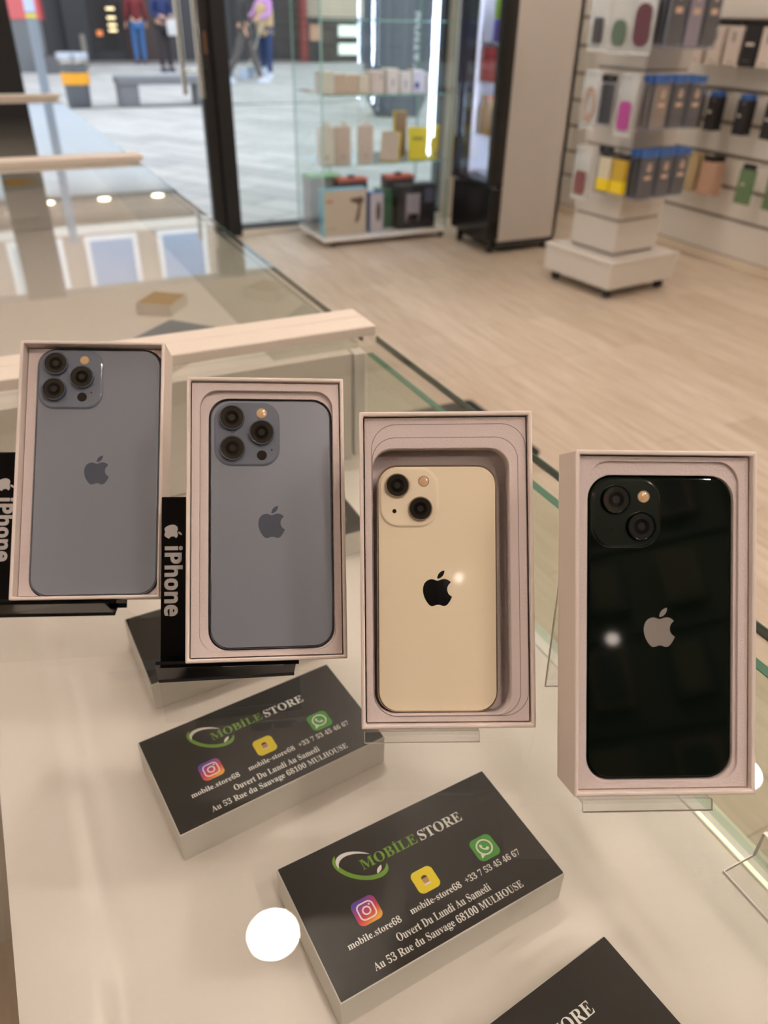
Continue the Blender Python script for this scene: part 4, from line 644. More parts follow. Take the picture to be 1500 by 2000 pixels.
for (a, b_, c, d) in ((cx0, cx1, cy0, cy0 + .005), (cx0, cx1, cy1 - .005, cy1), (cx0, cx0 + .005, cy0 + .006, cy1 - .006), (cx1 - .005, cx1, cy0 + .006, cy1 - .006)):
    CC().box(a, b_, c, d, .063, 2.0).build('glass_panel', M_cab, cab)
for (x, y) in ((cx0, cy0), (cx1 - .006, cy0), (cx0, cy1 - .006), (cx1 - .006, cy1 - .006)):
    CC().box(x - .001, x + .007, y - .001, y + .007, .063, 2.0).build('corner_edge', M_cedge, cab)
for z in (.47, .84, 1.205):
    s = CC().box(cx0 + .01, cx1 - .01, cy0 + .01, cy1 - .01, z - .006, z).build('shelf', M_cab, cab)
    CC().box(cx0 + .01, cx1 - .01, cy0 + .0085, cy0 + .0098, z - .006, z).build('shelf_edge', M_cedge, s)
for (x, y) in ((cx0 + .08, cy0 + .05), (cx1 - .02, cy0 + .03), (cx0 + .08, cy1 - .05), (cx1 - .05, cy1 - .05)):
    b = CC(); b.loft([[(x - .012, y + .018 * math.cos(t), .018 + .018 * math.sin(t)) for t in [i * math.pi / 8 for i in range(16)]], [(x + .012, y + .018 * math.cos(t), .018 + .018 * math.sin(t)) for t in [i * math.pi / 8 for i in range(16)]]])
    b.build('castor', M_castor, cab)
CC().box(2.590, 2.599, 4.592, 4.598, .60, 2.0).build('led_strip', M_led, cab)
CC().box(2.05, 2.056, 4.96, 4.966, .2, .46).build('cable', M_castor, cab)

M_kraft = mat('kraft_board', (196, 172, 148), .7)
M_wbox = mat('white_box_board', (232, 226, 216), .6)
M_print = mat('grey_print', (140, 132, 128), .6)
M_yel = mat('yellow_board', (228, 206, 24), .5)
def carton(label, x, y, z, wx, dy, hz, face, body=None, group=None, marks=(), rz=0, tilt=0, tab=False, name='product_box', cat='box'):
    """small retail carton: body, printed front panel and its marks; optional hanging tab"""
    body = body or M_wbox
    t = thing(name, label, cat, (x, y, z), rz, group=group); t.rotation_euler = (tilt, 0, rz)
    MB().box(-wx / 2, wx / 2, 0, dy, 0, hz).build('body', body, t, bevel=.002)
    fp = MB().box(-wx / 2 + .003, wx / 2 - .003, -.001, 0, .003, hz - .003).build('front_panel', face, t)
    for i, (mx, mz, mw_, mh, mm_) in enumerate(marks):
        MB().box(mx - mw_ / 2, mx + mw_ / 2, -.0018, -.001, mz - mh / 2, mz + mh / 2).build('print_mark', mm_, t)
    if tab:
        b = MB(); b.T = Matrix.Rotation(math.pi / 2, 4, 'X')
        b.holed([(p[0], p[1] + hz + .012) for p in rr(wx * .45, .03, .01)], [(p[0], p[1] + hz + .016) for p in rr(wx * .2, .006, .0029)], -.0012, 0)
        b.build('hang_tab', body, t)
    return t
G1 = 'accessory cartons on the middle cabinet shelf'
spec = [(1.80 + .075, .072, .115, M_wbox, (232, 230, 222)), (1.955, .075, .11, M_kraft, None), (2.035, .07, .108, M_kraft, None)]
row = [(1.893, .085, .115, 'pale', 'pale carton at the left end of the middle cabinet shelf'),
       (1.975, .07, .105, 'tan', 'tan carton second from the left on the middle cabinet shelf'),
       (2.045, .065, .10, 'tan', 'tan carton third from the left on the middle cabinet shelf'),
       (2.118, .07, .10, 'cream', 'cream carton fourth from the left on the middle cabinet shelf'),
       (2.205, .085, .118, 'pink', 'larger carton near the middle of the second shelf with a corner mark'),
       (2.305, .075, .128, 'white', 'tallest white carton with grey print on the middle cabinet shelf'),
       (2.392, .072, .11, 'white', 'white carton with small grey print beside the tallest one'),
       (2.475, .075, .118, 'blue', 'white carton with a dark blue mark on the middle cabinet shelf'),
       (2.56, .07, .10, 'grey', 'greyish carton at the right end of the middle cabinet shelf')]
fc = dict(pale=mat('face_pale', (222, 222, 208), .6), tan=mat('face_tan', (206, 184, 160), .6), cream=mat('face_cream', (220, 208, 184), .6), pink=mat('face_pink', (214, 196, 184), .6),
          white=mat('face_white', (222, 212, 204), .6), blue=mat('face_lilac', (214, 210, 222), .6), grey=mat('face_grey', (198, 192, 200), .6))
M_navy = mat('navy_print', (50, 66, 130), .5)
for (x, wx, hz, k, lab) in row:
    mk = {'pink': [(.025, hz * .72, .012, .02, M_print)], 'white': [(0, hz * .45, .012, .04, M_print)], 'blue': [(-.01, hz * .35, .03, .03, M_navy)], 'grey': [(.012, .015, .03, .02, M_black)]}.get(k, ())
    carton(lab, x, 4.585 + random.uniform(0, .01), .8401, wx, .09, hz, fc[k], group=G1, marks=mk, rz=random.uniform(-.04, .04))
G2 = 'hanging packs stood on the lower cabinet shelf'
M_beige = mat('face_beige', (202, 184, 168), .6)
for (x, lab, f) in ((1.815 + .075, 'pale hanging pack at the left of the lower cabinet shelf', fc['pale']), (1.998, 'beige hanging pack second on the lower cabinet shelf', M_beige), (2.148, 'beige hanging pack in the middle of the lower cabinet shelf', M_beige)):
    carton(lab, x, 4.61, .4701, .098, .03, .205, f, group=G2, tab=True, marks=[(0, .04, .012, .02, M_print)])
carton('yellow-sided pack with beige face leaning back on the lower cabinet shelf', 2.305, 4.62, .4725, .115, .03, .17, M_beige, M_yel, G2, rz=math.radians(-38), tilt=math.radians(-22))
carton('brown pack stood upright behind the yellow packs', 2.455, 4.76, .4701, .085, .03, .26, mat('face_brown', (164, 130, 96), .6), M_yel, G2)
carton('wide yellow pack leaning on the lower cabinet shelf', 2.50, 4.60, .4725, .12, .025, .185, mat('face_yellow', (214, 192, 30), .5), M_yel, G2, rz=math.radians(-20), tilt=math.radians(-16), marks=[(0, .12, .07, .02, mat('olive_print', (140, 130, 30), .5))])
carton('narrow yellow pack at the right end of the lower cabinet shelf', 2.615, 4.61, .4701, .075, .03, .19, mat('face_yellow', (214, 192, 30), .5), M_yel, G2, marks=[(.015, .03, .025, .02, M_print)])
# big boxes on the base
zb = .0621
hd = carton('large beige hair dryer box on the cabinet base', 1.995, 4.585, zb, .29, .075, .27, mat('face_beige2', (214, 198, 180), .55), mat('sky_board', (110, 180, 210), .5), None, marks=[(-.105, .205, .045, .016, mat('red_print', (206, 110, 90), .5))] + [(-.115 + .022 * i, .045, .010, .008, M_print) for i in range(3)])
dr = [(-.052, .03), (.030, .038), (.040, .022), (.036, .004), (.024, -.004), (.010, -.09), (-.008, -.115), (-.020, -.108), (-.012, -.085), (.004, -.012), (-.010, .0), (-.048, .012)]
o = flat('dryer_picture', [[(x, y) for x, y in dr]], mat('brown_print', (92, 66, 52), .5), hd, ext=.0004); o.location = (.085, -.0022, .185); o.rotation_euler = (math.pi / 2, 0, 0)
nb = carton('narrow white box with a dark oval picture beside the hair dryer box', 2.213, 4.59, zb, .095, .07, .235, mat('face_lilac2', (206, 198, 204), .55), mat('blue_board', (60, 96, 160), .5))
o = flat('product_picture', [ell(0, 0, .017, .06)], mat('brown_print2', (80, 62, 70), .5), nb, ext=.0004); o.location = (.012, -.0016, .125); o.rotation_euler = (math.pi / 2, 0, 0)
carton('green-sided carton on the cabinet base behind the narrow box', 2.315, 4.67, zb, .10, .08, .235, mat('face_green', (60, 110, 84), .5), mat('face_green', (60, 110, 84), .5))
carton('black boxed device with grey label panel on the cabinet base', 2.50, 4.59, zb, .27, .10, .265, mat('face_black', (34, 34, 40), .4), mat('body_black', (24, 24, 26), .45), None,
       marks=[(-.03, .13, .10, .17, mat('label_grey', (170, 160, 166), .5)), (.085, .20, .065, .09, mat('label_slate', (96, 98, 120), .5)), (-.03, .07, .08, .05, mat('label_beige', (188, 176, 170), .5))])
M_coral = mat('coral_plastic', (232, 112, 92), .5)
for (x, lab) in ((2.11, 'dark carton with coral top strip behind the hair dryer box'), (2.44, 'dark carton with coral top strip behind the black device box')):
    q = carton(lab, x, 4.72, zb, .20, .08, .30, mat('face_dark', (62, 54, 54), .5), mat('body_dark', (50, 46, 46), .5), 'dark cartons with coral strips')
    MB().box(-.10, .10, -.004, .084, .285, .305).box(-.02, .02, .02, .05, .305, .32, 1).build('top_strip', [M_coral, M_black], q, bevel=.002)
gq = carton('grey carton with a light green lid at the back left of the cabinet', 1.945, 4.80, zb, .19, .13, .30, mat('face_silver', (178, 176, 182), .5), mat('face_silver', (178, 176, 182), .5))
MB().box(-.10, .12, -.01, .14, .30, .315).build('lid', mat('lid_green', (150, 215, 150), .4), gq, bevel=.002)

# ================================================================ FRIDGE
M_fb = mat('fridge_black', (12, 12, 13), .22, coat=.3)
M_fw = mat('fridge_side', (200, 194, 188), .45)
M_fin = mat('fridge_liner', (232, 234, 240), .5)
fr = thing('drinks_fridge', 'tall drinks fridge with black glazed door and pale side panel', 'fridge', mw=Matrix.Translation((2.95, 4.28, 0)))
def FB(): b = MB(); b.T = fr.matrix_world.inverted(); return b
fr.matrix_world = Matrix.Translation((2.95, 4.28, 0))
def FB(): b = MB(); b.T = Matrix.Translation((-2.95, -4.28, 0)); return b
y0, y1 = 4.055, 4.49
FB().box(2.78, 3.21, y0, y0 + .03, .07, 1.95).box(2.78, 3.21, y1 - .03, y1, .07, 1.95).box(3.18, 3.21, y0, y1, .07, 1.95).box(2.78, 3.21, y0, y1, 1.9, 1.95).build('body', M_fw, fr, bevel=.003)
FB().box(2.79, 3.18, y0 + .031, y0 + .036, .40, 1.9).box(2.79, 3.18, y1 - .036, y1 - .031, .40, 1.9).box(3.174, 3.179, y0 + .036, y1 - .036, .4, 1.9).box(2.79, 3.18, y0 + .031, y1 - .031, .375, .40).build('liner', M_fin, fr)
FB().box(2.785, 3.20, y0 + .01, y1 - .01, .03, .07).build('plinth', mat('fridge_plinth', (54, 58, 58), .5), fr)
FB().box(2.70, 2.78, y0, y1, .085, .375).build('lower_panel', M_fb, fr, bevel=.004)
dm = FB().box(2.68, 2.78, y0, y0 + .032, .385, 1.92).box(2.68, 2.78, y1 - .04, y1, .385, 1.92).box(2.68, 2.78, y0 + .032, y1 - .04, .385, .415).box(2.68, 2.78, y0 + .032, y1 - .04, 1.86, 1.92).build('door', M_fb, fr, bevel=.004)
FB().box(2.70, 2.706, y0 + .032, y1 - .04, .415, 1.86).build('door_glass', glass('fridge_glass', (.93, .95, .98)), dm)
FB().box(2.668, 2.679, y1 - .028, y1 - .012, .9, 1.6).build('door_handle', M_fb, dm, bevel=.003)
for y in (y1 - .03, y0 + .03):
    b = FB(); b.lathe((2.74, y), [(.012, .375), (.012, .386)], 14); b.build('hinge', M_chrome, fr)
for y in (y0 + .03, y1 - .05):
    for x in (2.74, 3.15): FB().box(x, x + .03, y, y + .03, 0, .085).build('foot', M_fb, fr)
for z in (.42, .63, .91, 1.11): FB().box(2.80, 3.17, y0 + .04, y1 - .04, z - .004, z).build('shelf', mat('fridge_shelf', (215, 222, 235), .3), fr)
for y, yy_, za, zb_ in ((y0 + .038, y0 + .044, .43, 1.85), (y0 + .06, y1 - .06, 1.84, 1.848)): FB().box(2.792, 2.80, y, yy_, za, zb_).build('led_strip', mat('led_fridge', (200, 215, 255), .5, emit=150, emitcol=(.75, .82, 1.0)), fr)
def can(label, x, y, z, r, h_, body, top=None, grp='drinks cans in the fridge', cat='drink can', name='drink_can'):
    t = thing(name, label, cat, (x, y, z), group=grp)
    MB().lathe((0, 0), [(r * .85, 0), (r, .006), (r, h_ - .012), (r * .82, h_)], 20).build('body', body, t, smooth=True)
    MB().lathe((0, 0), [(r * .82, h_), (r * .74, h_ + .001), (r * .74, h_ - .001)], 20).build('lid', top or M_chrome, t, smooth=True)
    return t
M_red = mat('can_red', (186, 60, 60), .35); M_pur = mat('can_purple', (96, 84, 170), .35); M_lime = mat('can_lime', (140, 180, 50), .35); M_or = mat('juice_orange', (226, 120, 40), .35)
for i, y in enumerate((4.27, 4.34, 4.41)):
    can('red drinks can on the third fridge shelf', 2.835, y, .91, .031, .125, M_red)
    can('red drinks can stacked on another on the third fridge shelf', 2.835, y, 1.036, .031, .05, M_red, grp='short red tins in the fridge')
for i, y in enumerate((4.25, 4.32)):
    can('two-tone purple drinks can on the upper fridge shelf', 2.83, y, 1.11, .028, .11, M_pur, grp='purple cans in the fridge')
    can('lime green drinks can on top of a purple can in the fridge', 2.83, y, 1.222, .028, .12, M_lime, grp='green cans in the fridge')
def bottle(label, x, y, z, body, cap):
    t = thing('drink_bottle', label, 'bottle', (x, y, z), group='juice bottles in the fridge')
    MB().lathe((0, 0), [(.026, 0), (.03, .01), (.03, .13), (.012, .18), (.012, .19)], 20).build('body', body, t, smooth=True)
    MB().cyl((0, 0), .014, .188, .208, 16).build('cap', cap, t)
for y in (4.26, 4.33, 4.40): bottle('orange juice bottle on the second fridge shelf', 2.835, y, .63, mat('juice_amber', (190, 150, 90), .3), M_or)

# ================================================================ ROTATING FLOOR DISPLAY
ga = math.radians(6.0); GX, GY = 3.012, 3.305
gd = thing('spinner_display', 'square white floor display on castors hung with phone cases', 'floor display', (GX, GY, 0), ga)
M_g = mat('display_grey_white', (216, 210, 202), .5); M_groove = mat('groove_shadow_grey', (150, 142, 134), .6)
H_ = .245
MB().box(-H_, H_, -H_, H_, .055, .185).box(-H_ - .006, H_ + .006, -H_ - .006, H_ + .006, .178, .196).build('base', M_g, gd, bevel=.004)
ch = .158
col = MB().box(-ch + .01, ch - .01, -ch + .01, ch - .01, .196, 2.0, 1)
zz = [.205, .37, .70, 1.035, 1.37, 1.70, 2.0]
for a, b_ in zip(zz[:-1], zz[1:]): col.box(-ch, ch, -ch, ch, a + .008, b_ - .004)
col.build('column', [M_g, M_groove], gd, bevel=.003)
for sx in (-1, 1):
    for sy in (-1, 1):
        x, y = sx * (H_ - .05), sy * (H_ - .05)
        b = MB(); b.loft([[(x + k, y + .024 * math.cos(t), .026 + .024 * math.sin(t)) for t in [i * math.pi / 8 for i in range(16)]] for k in (-.013, .013)]); b.box(x - .018, x + .018, y - .018, y + .018, .045, .056)
        b.build('castor', M_black, gd)
def hooks(root, pts, d, m=None):
    for (x, y, z) in pts:
        b = MB(); b.tube([(x, y, z), (x + d[0] * .19, y + d[1] * .19, z)], .0025, 6); b.build('hook', m or M_chrome, root)
M_bluehead = mat('blue_header', (58, 104, 176), .5); M_blackhead = mat('black_header', (24, 22, 22), .5)
M_sleeve = glass('blister_plastic', (.86, .88, .93), .8, .12, film=.10, filmcol=(.55, .6, .72))
M_bag = glass('clear_bag', (.93, .94, .94), 1.0, .15, film=.28, filmcol=(.85, .88, .88))
M_case = mat('case_dark_grey', (66, 60, 60), .55); M_case2 = mat('case_beige_pattern', (158, 138, 116), .55, noise=.35, nscale=90); M_case3 = mat('case_lilac', (160, 148, 158), .5)
M_rose = mat('rose_print', (214, 182, 160), .5)
def sleeve_pack(label, w_, h_, header, case, emblem=True, dep=.014, group=None, name='phone_case_pack', cat='phone case pack'):
    """phone case in a clear sleeve under a folded header card; local y is out of the wall (towards -y)"""
    t = thing(name, label, cat, group=group)
    hh = .030
    MB().box(-w_ * .5, w_ * .5, -dep, 0, 0, h_ - hh * .6).build('sleeve', M_sleeve, t, bevel=.002)
    b = MB(); b.T = Matrix.Translation((0, -dep * .8, 0)) @ Matrix.Rotation(math.pi / 2, 4, 'X')
    b.loft([[(x, y, z) for x, y in rr(w_ * .80, h_ * .80, .010, 0, h_ * .44, 4)] for z in (-.007, .0005)]); b.build('case', case, t)
    b = MB(); b.T = Matrix.Translation((0, -dep * .5, 0)) @ Matrix.Rotation(math.pi / 2, 4, 'X')
    b.holed([(p[0], p[1] + h_ - hh / 2 + .004) for p in rr(w_ * .96, hh, .006)], [(p[0], p[1] + h_ - .006) for p in rr(w_ * .25, .006, .0028)], -dep * .5, dep * .55)
    b.build('header_card', header, t)
    if emblem:
        o = flat('print_mark', [ell(0, h_ * .68, w_ * .13, h_ * .09), ell(-.003, h_ * .70, w_ * .05, h_ * .04, 16), rr(w_ * .42, h_ * .075, .006, 0, h_ * .47)], M_rose, t, ext=.0003); o.location = (0, -dep - .0002, 0); o.rotation_euler = (math.pi / 2, 0, 0)
    return t
ORD = ['first', 'second', 'third']
def hang(t, root_m, x, outy, z):
    t.matrix_world = root_m @ Matrix.Translation((x, outy, z)); return t
Gm = Matrix.Translation((GX, GY, 0)) @ Rz(ga)
side = ['left', 'middle', 'right']
rows = [('top', 1.13, .30, -.0), ('middle', .808, .215, 0), ('bottom', .503, .215, 0)]
hp = []
for (rn, z, hh, _) in rows:
    for i in range(3):
        x = -ch + .033 + (.0 if rn != 'top' else .035) + .115 * i - .06
        x = (-.158 + (-.062, .055, .172)[i] + (.0 if rn != 'top' else .0) + .06) + .0
        x = -.158 + (-.066, .051, .165)[i]
        hp.append((x + .025, -ch, z + hh - .012))
        for k in range(3):
            case = M_case2 if (rn == 'middle' and i == 0) else (M_case3 if (rn == 'top' and i == 1) else M_case)
            first = k == 0
            what = {id(M_case2): 'beige patterned', id(M_case3): 'lilac', id(M_case): 'dark grey'}[id(case)]
            pos = ('front' if k == 0 else 'second' if k == 1 else 'rearmost') + ' on its hook'
            hd_ = ''
            t = sleeve_pack('%s%s case pack, %s, %s column, %s row facing the counter' % (hd_, what, pos, side[i], rn), .104, hh, M_bluehead if rn != 'top' else M_bluehead, case, emblem=first, group='phone case packs on the floor display')
            hang(t, Gm, x + .025, -ch - .15 + .035 * k, z + random.uniform(-.003, .003))
hooks(gd, hp, (0, -1))
# left face: rotate local frame by -90 degrees
Lm = Gm @ Rz(-math.pi / 2)
def bag_pack(label, w_, h_, shape, m, group, dep=.012):
    t = thing('accessory_bag', label, 'accessory bag', group=group)
    MB().loft([[(-w_ / 2, -dep * .3, 0), (w_ / 2, -dep * .3, 0), (w_ / 2, -dep * .2, 0), (-w_ / 2, -dep * .2, 0)], [(-w_ / 2, -dep, h_ * .3), (w_ / 2, -dep, h_ * .3), (w_ / 2, 0, h_ * .3), (-w_ / 2, 0, h_ * .3)],
               [(-w_ / 2, -dep * .8, h_ * .7), (w_ / 2, -dep * .8, h_ * .7), (w_ / 2, 0, h_ * .7), (-w_ / 2, 0, h_ * .7)], [(-w_ / 2, -dep * .3, h_), (w_ / 2, -dep * .3, h_), (w_ / 2, -dep * .2, h_), (-w_ / 2, -dep * .2, h_)]]).build('bag', M_bag, t, smooth=False)
    b = MB(); b.T = Matrix.Translation((0, -dep * .9, 0)) @ Matrix.Rotation(math.pi / 2, 4, 'X')
    if shape[0] == 'ring': b.holed(ell(0, h_ * .42, w_ * .34, h_ * .30), ell(0, h_ * .42, w_ * .22, h_ * .22), -.006, .003)
    else:
        rw, rh, rad = shape[1:]; b.loft([[(x, y, z) for x, y in rr(rw, rh, rad, 0, h_ * .08 + rh / 2, 5)] for z in (-.006, .003)])
    b.build('contents', m, t)
    MB().box(-w_ / 2, w_ / 2, -dep * .7, -dep * .5, -.004, .004).build('bottom_seal', mat('seal_white', (225, 225, 225), .4), t)
    return t
LB = 'clear bags on the window side of the floor display'
lp = []
def lefth(t, yy, z, out=.12): lp.append((-yy, -ch, z + .2)); return hang(t, Lm, .158 - yy - 0 + 0, -ch - out, z)
def LX(yy): return -(yy - .158)
def L(t, yy, z, out=.12):
    return hang(t, Lm, LX(yy), -ch - out, z)
L(bag_pack('clear bag holding a dark grey case, top row left, window side of the floor display', .125, .34, ('r', .06, .10, .012), mat('bag_dark', (70, 68, 70), .5), LB), .205, 1.11)
L(bag_pack('clear bag holding a rounded green case, top row middle, window side', .125, .34, ('r', .085, .10, .038), mat('bag_green', (92, 112, 92), .5), LB), .075, 1.105)
L(bag_pack('clear bag holding a maroon case, top row right, window side', .125, .34, ('r', .09, .16, .04), mat('bag_maroon', (96, 50, 62), .5), LB), -.055, 1.107)
L(bag_pack('narrow white pack with a beige ring, middle row left, window side', .105, .25, ('ring',), mat('bag_ring', (184, 152, 134), .5), LB), .195, .783)
L(bag_pack('narrow white pack with a purple case, middle row right, window side', .105, .25, ('r', .07, .12, .022), mat('bag_purple', (176, 66, 150), .5), LB), -.035, .779)
L(bag_pack('narrow white pack with grey and red contents, bottom row left, window side', .11, .24, ('r', .075, .11, .022), mat('bag_redgrey', (130, 80, 78), .5), LB), .18, .465)
for (yy, z, lab) in ((.135, .80, 'dark case pack hung behind the white packs, middle row, window side'), (.085, .50, 'dark brown case pack, bottom row, window side')):
    L(sleeve_pack(lab, .09, .21, M_blackhead, mat('case_blackish', (34, 32, 34), .5), False, group='dark packs on the window side of the floor display'), yy, z, .07)
for (yy, lab) in ((.035, 'white and yellow charger pack, left of the yellow pair'), (-.055, 'deep yellow charger pack, right of the yellow pair')):
    t = thing('charger_pack', lab + ' on the floor display', 'charger pack', group='yellow charger packs')
    MB().box(-.039, .039, -.028, 0, .055, .15).build('window', mat('pack_cream', (214, 206, 180), .4) if yy > 0 else mat('pack_gold', (196, 164, 40), .4), t, bevel=.002)
    MB().box(-.04, .04, -.029, .001, 0, .056).build('yellow_base', mat('pack_yellow', (240, 212, 10), .45), t, bevel=.002)
    MB().box(-.042, .042, -.022, -.004, .15, .175).build('header_card', M_blackhead, t)
    L(t, yy, .525, .10)
hooks(gd, [(-ch, -y + .158 - .0, z) for y, z in ((.2, 1.42), (.07, 1.42), (-.06, 1.42))], (-1, 0))
hooks(gd, [(-ch, yv, z) for yv, z in ((.038, 1.012), (-.195, 1.012), (.02, .69), (-.11, .69), (-.21, .69))], (-1, 0))

# ================================================================ PACKS ON THE RIGHT WALL
Wm = Matrix.Translation((XR, 0, 0)) @ Rz(-math.pi / 2)    # local x runs along -y, local -y points into the shop
def W(t, y, z, out): return hang(t, Wm, -y, -out, z)
def box_pack(label, w_, h_, body, header, mark, group, dep=.022):
    t = thing('phone_case_box', label, 'phone case box', group=group)
    MB().box(-w_ / 2, w_ / 2, -dep, 0, 0, h_).build('body', body, t, bevel=.0025)
    b = MB(); b.T = Matrix.Translation((0, -dep * .5, 0)) @ Matrix.Rotation(math.pi / 2, 4, 'X')
    b.holed([(p[0], p[1] + h_ + .010) for p in rr(w_ * .8, .034, .008)], [(p[0], p[1] + h_ + .014) for p in rr(w_ * .25, .006, .0028)], -dep * .4, dep * .4); b.build('header_card', header, t)
    if mark:
        for (mx, mz, a, c, m) in mark: MB().box(mx - a / 2, mx + a / 2, -dep - .0008, -dep, mz - c / 2, mz + c / 2).build('print_mark', m, t)
    return t
M_pwhite = mat('pack_white', (220, 208, 200), .5); M_pblack = mat('pack_black', (34, 32, 34), .4); M_gold = mat('pack_champagne', (196, 176, 136), .4); M_peach = mat('pack_peach', (204, 168, 146), .5); M_sage = mat('pack_sage', (104, 132, 96), .5)
M_mk = mat('mark_pale', (226, 218, 210), .5)
wf = 'case boxes on the top visible hooks of the right wall'
wall_root = bpy.data.objects['wall_right']
for (y, m, kind) in ((3.80, M_pwhite, 'white case box nearest the corner'), (3.668, M_pwhite, 'white case box second from the corner'), (3.54, M_pwhite, 'white case box beside the black one'), (3.425, M_pblack, 'black case box with one pale mark'), (3.31, M_pwhite, 'white case box cut off by the right edge')):
    for k in range(3):
        mk = [(0, .135, .018, .045, M_print), (0, .02, .05, .004, M_print)] if m is M_pwhite else [(0, .105, .055, .013, M_mk), (-.01, .03, .05, .003, M_print)]
        W(box_pack('%s, top wall row, %s on its hook' % (kind, ('front', 'second', 'rearmost')[k]), .098, .185, m, M_blackhead, mk if k == 0 else None, wf), y, 1.03, .10 - .03 * k)
wf = 'blue-topped packs on the middle hooks of the right wall'
for (y, nm) in ((3.73, 'nearest the corner'), (3.578, 'second from the corner'), (3.365, 'third from the corner'), (3.175, 'cut by the right edge')):
    for k in range(2):
        W(box_pack('narrow black pack %s, middle wall row, %s on its hook' % (nm, ('front', 'rear')[k]), .078, .172, M_pblack, M_bluehead, [(-.012, .095, .022, .012, M_mk), (.004, .155, .02, .006, M_print)] if k == 0 else None, wf), y, .708, .11 - .04 * k)
wf = 'packs on the bottom hooks of the right wall'
for (y, m, hdm, nm, n_) in ((3.735, M_pblack, M_blackhead, 'black case pack nearest the corner', 2), (3.652, M_gold, M_gold, 'champagne case pack beside the black one', 3), (3.51, M_peach, M_blackhead, 'peach case pack in a white frame', 3), (3.225, M_sage, M_blackhead, 'sage green case pack', 1), (3.03, M_sage, M_blackhead, 'sage green case pack cut by the right edge', 1)):
    for k in range(n_):
        W(box_pack('%s, bottom wall row, %s on its hook' % (nm, ('front', 'second', 'rearmost')[k]), .10 if m is not M_pblack else .05, .178, m, hdm, [(-.012, .10, .022, .010, M_mk)] if m in (M_sage,) else None, wf), y, .375, .11 - .032 * k)
for (y, z) in [(a, 1.225) for a in (3.80, 3.668, 3.54, 3.425, 3.31)] + [(a, .895) for a in (3.73, 3.578, 3.365, 3.175)] + [(a, .567) for a in (3.735, 3.652, 3.51, 3.225, 3.03)]:
    MB().tube([(XR, y, z), (XR - .15, y, z)], .0025, 6).build('hook', M_black, wall_root)

# small things on the shop floor and in the far counter
mt = MB().prism(rr(.52, .46, .02, 0, 0, 4), 0.0, .012).build('floor_mat', mat('mat_black', (30, 32, 30), .9, bump=.5, nscale=400), bevel=.003)
mt.location = (1.235, 2.03, 0); tag(mt, 'black mat on the wooden floor beyond the counter front', 'floor mat')
cb = MB().tube([(3.40, 4.98, .02), (3.40, 5.0, .25), (3.43, 5.02, .42), (3.50, 5.03, .40), (3.52, 5.03, .15), (3.46, 5.03, .05), (3.40, 4.98, .02)], .006, 8).build('power_cable', M_castor, smooth=True)
tag(cb, 'dark looped cable hanging between the fridge and the corner', 'cable')
def store_box(label, x, y, a, m, hgt=.03, s=(.16, .09)):
    t = thing('product_box', label, 'box', (x, y, .75), math.radians(a), group='boxes inside the far glass counter')
    MB().box(-s[0] / 2, s[0] / 2, -s[1] / 2, s[1] / 2, 0, hgt).build('body', M_wbox, t, bevel=.001)
    MB().box(-s[0] / 2 + .002, s[0] / 2 - .002, -s[1] / 2 + .002, s[1] / 2 - .002, hgt, hgt + .0006).build('lid_print', m, t)
store_box('tan square box seen through the far counter glass', .265, 1.49, 52, mat('tan_lid', (176, 146, 92), .5), s=(.075, .07), hgt=.02)
store_box('grey-blue box seen through the far counter glass near its cream rail', .225, 1.25, 42, mat('slate_lid', (112, 124, 138), .5), s=(.15, .10))
lf = MB().box(-.10, .10, -.14, .14, 0, .0008).build('leaflet', mat('leaflet_paper', (196, 196, 186), .6)); lf.location = (.10, 2.95, .751); lf.rotation_euler = (0, 0, .5); tag(lf, 'pale leaflet with an orange patch inside the farthest counter', 'leaflet')
MB().box(-.05, .05, -.08, .03, .0009, .0014).build('orange_patch', mat('leaflet_orange', (220, 168, 70), .6), lf)

# the wall behind the counter, mirrored in the phones: dark boards with cases hung in rows
bw = bpy.data.objects['wall_back']
for z in (1.25, 1.6, 1.95, 2.3, 2.65): B(-2.9, 3.85, YB, YB + .02, z, z + .03).build('rail_trim', mat('back_rail', (34, 30, 26), .5), bw)
M_bc = [mat('back_case_black', (16, 15, 15), .4), mat('back_case_olive', (84, 84, 62), .6), mat('back_case_brown', (92, 76, 60), .6)]
BWm = Matrix.Translation((0, YB, 0)) @ Rz(math.pi)
for r_, z in enumerate((1.33, 1.68, 2.03, 2.38)):
    for i in range(7):
        x = -1.0 + .27 * i + .05 * r_
        t = thing('phone_case_box', 'case pack on the wall behind the counter, mirrored in the phones', 'phone case box', group='case packs on the wall behind the counter')
        MB().box(-.075, .075, -.03, -.005, 0, .22).build('body', M_bc[(i + r_) % 3], t, bevel=.008)
        b = MB(); b.T = Matrix.Translation((0, -.03, 0)) @ Matrix.Rotation(math.pi / 2, 4, 'X'); b.loft([[(a_, c_, q_) for a_, c_ in rr(.09, .17, .02, 0, .11, 4)] for q_ in (-.001, .006)]); b.build('case', M_bc[(i + r_ + 1) % 3], t)
        t.matrix_world = BWm @ Matrix.Translation((-x, -.022, z))
ML_ = mat('spot_lens', (255, 240, 220), .5, emit=11, emitcol=LAMP_COL)
for (x, z, lab) in ((.165, 1.93, 'small round spotlight mirrored in the dark green phone'), (-.68, 2.50, 'small round spotlight mirrored in the cream phone')):
    t = thing('spot_lamp', lab, 'spotlight', (x, YB + .06, z), math.pi)
    b = MB(); b.T = Matrix.Rotation(math.pi / 2, 4, 'X'); b.cyl((0, 0), .028, -.06, .0, 20); b.build('housing', M_black, t)
    b = MB(); b.T = Matrix.Rotation(math.pi / 2, 4, 'X'); b.cyl((0, 0), .022, .0, .003, 20); b.build('lens', ML_, t)

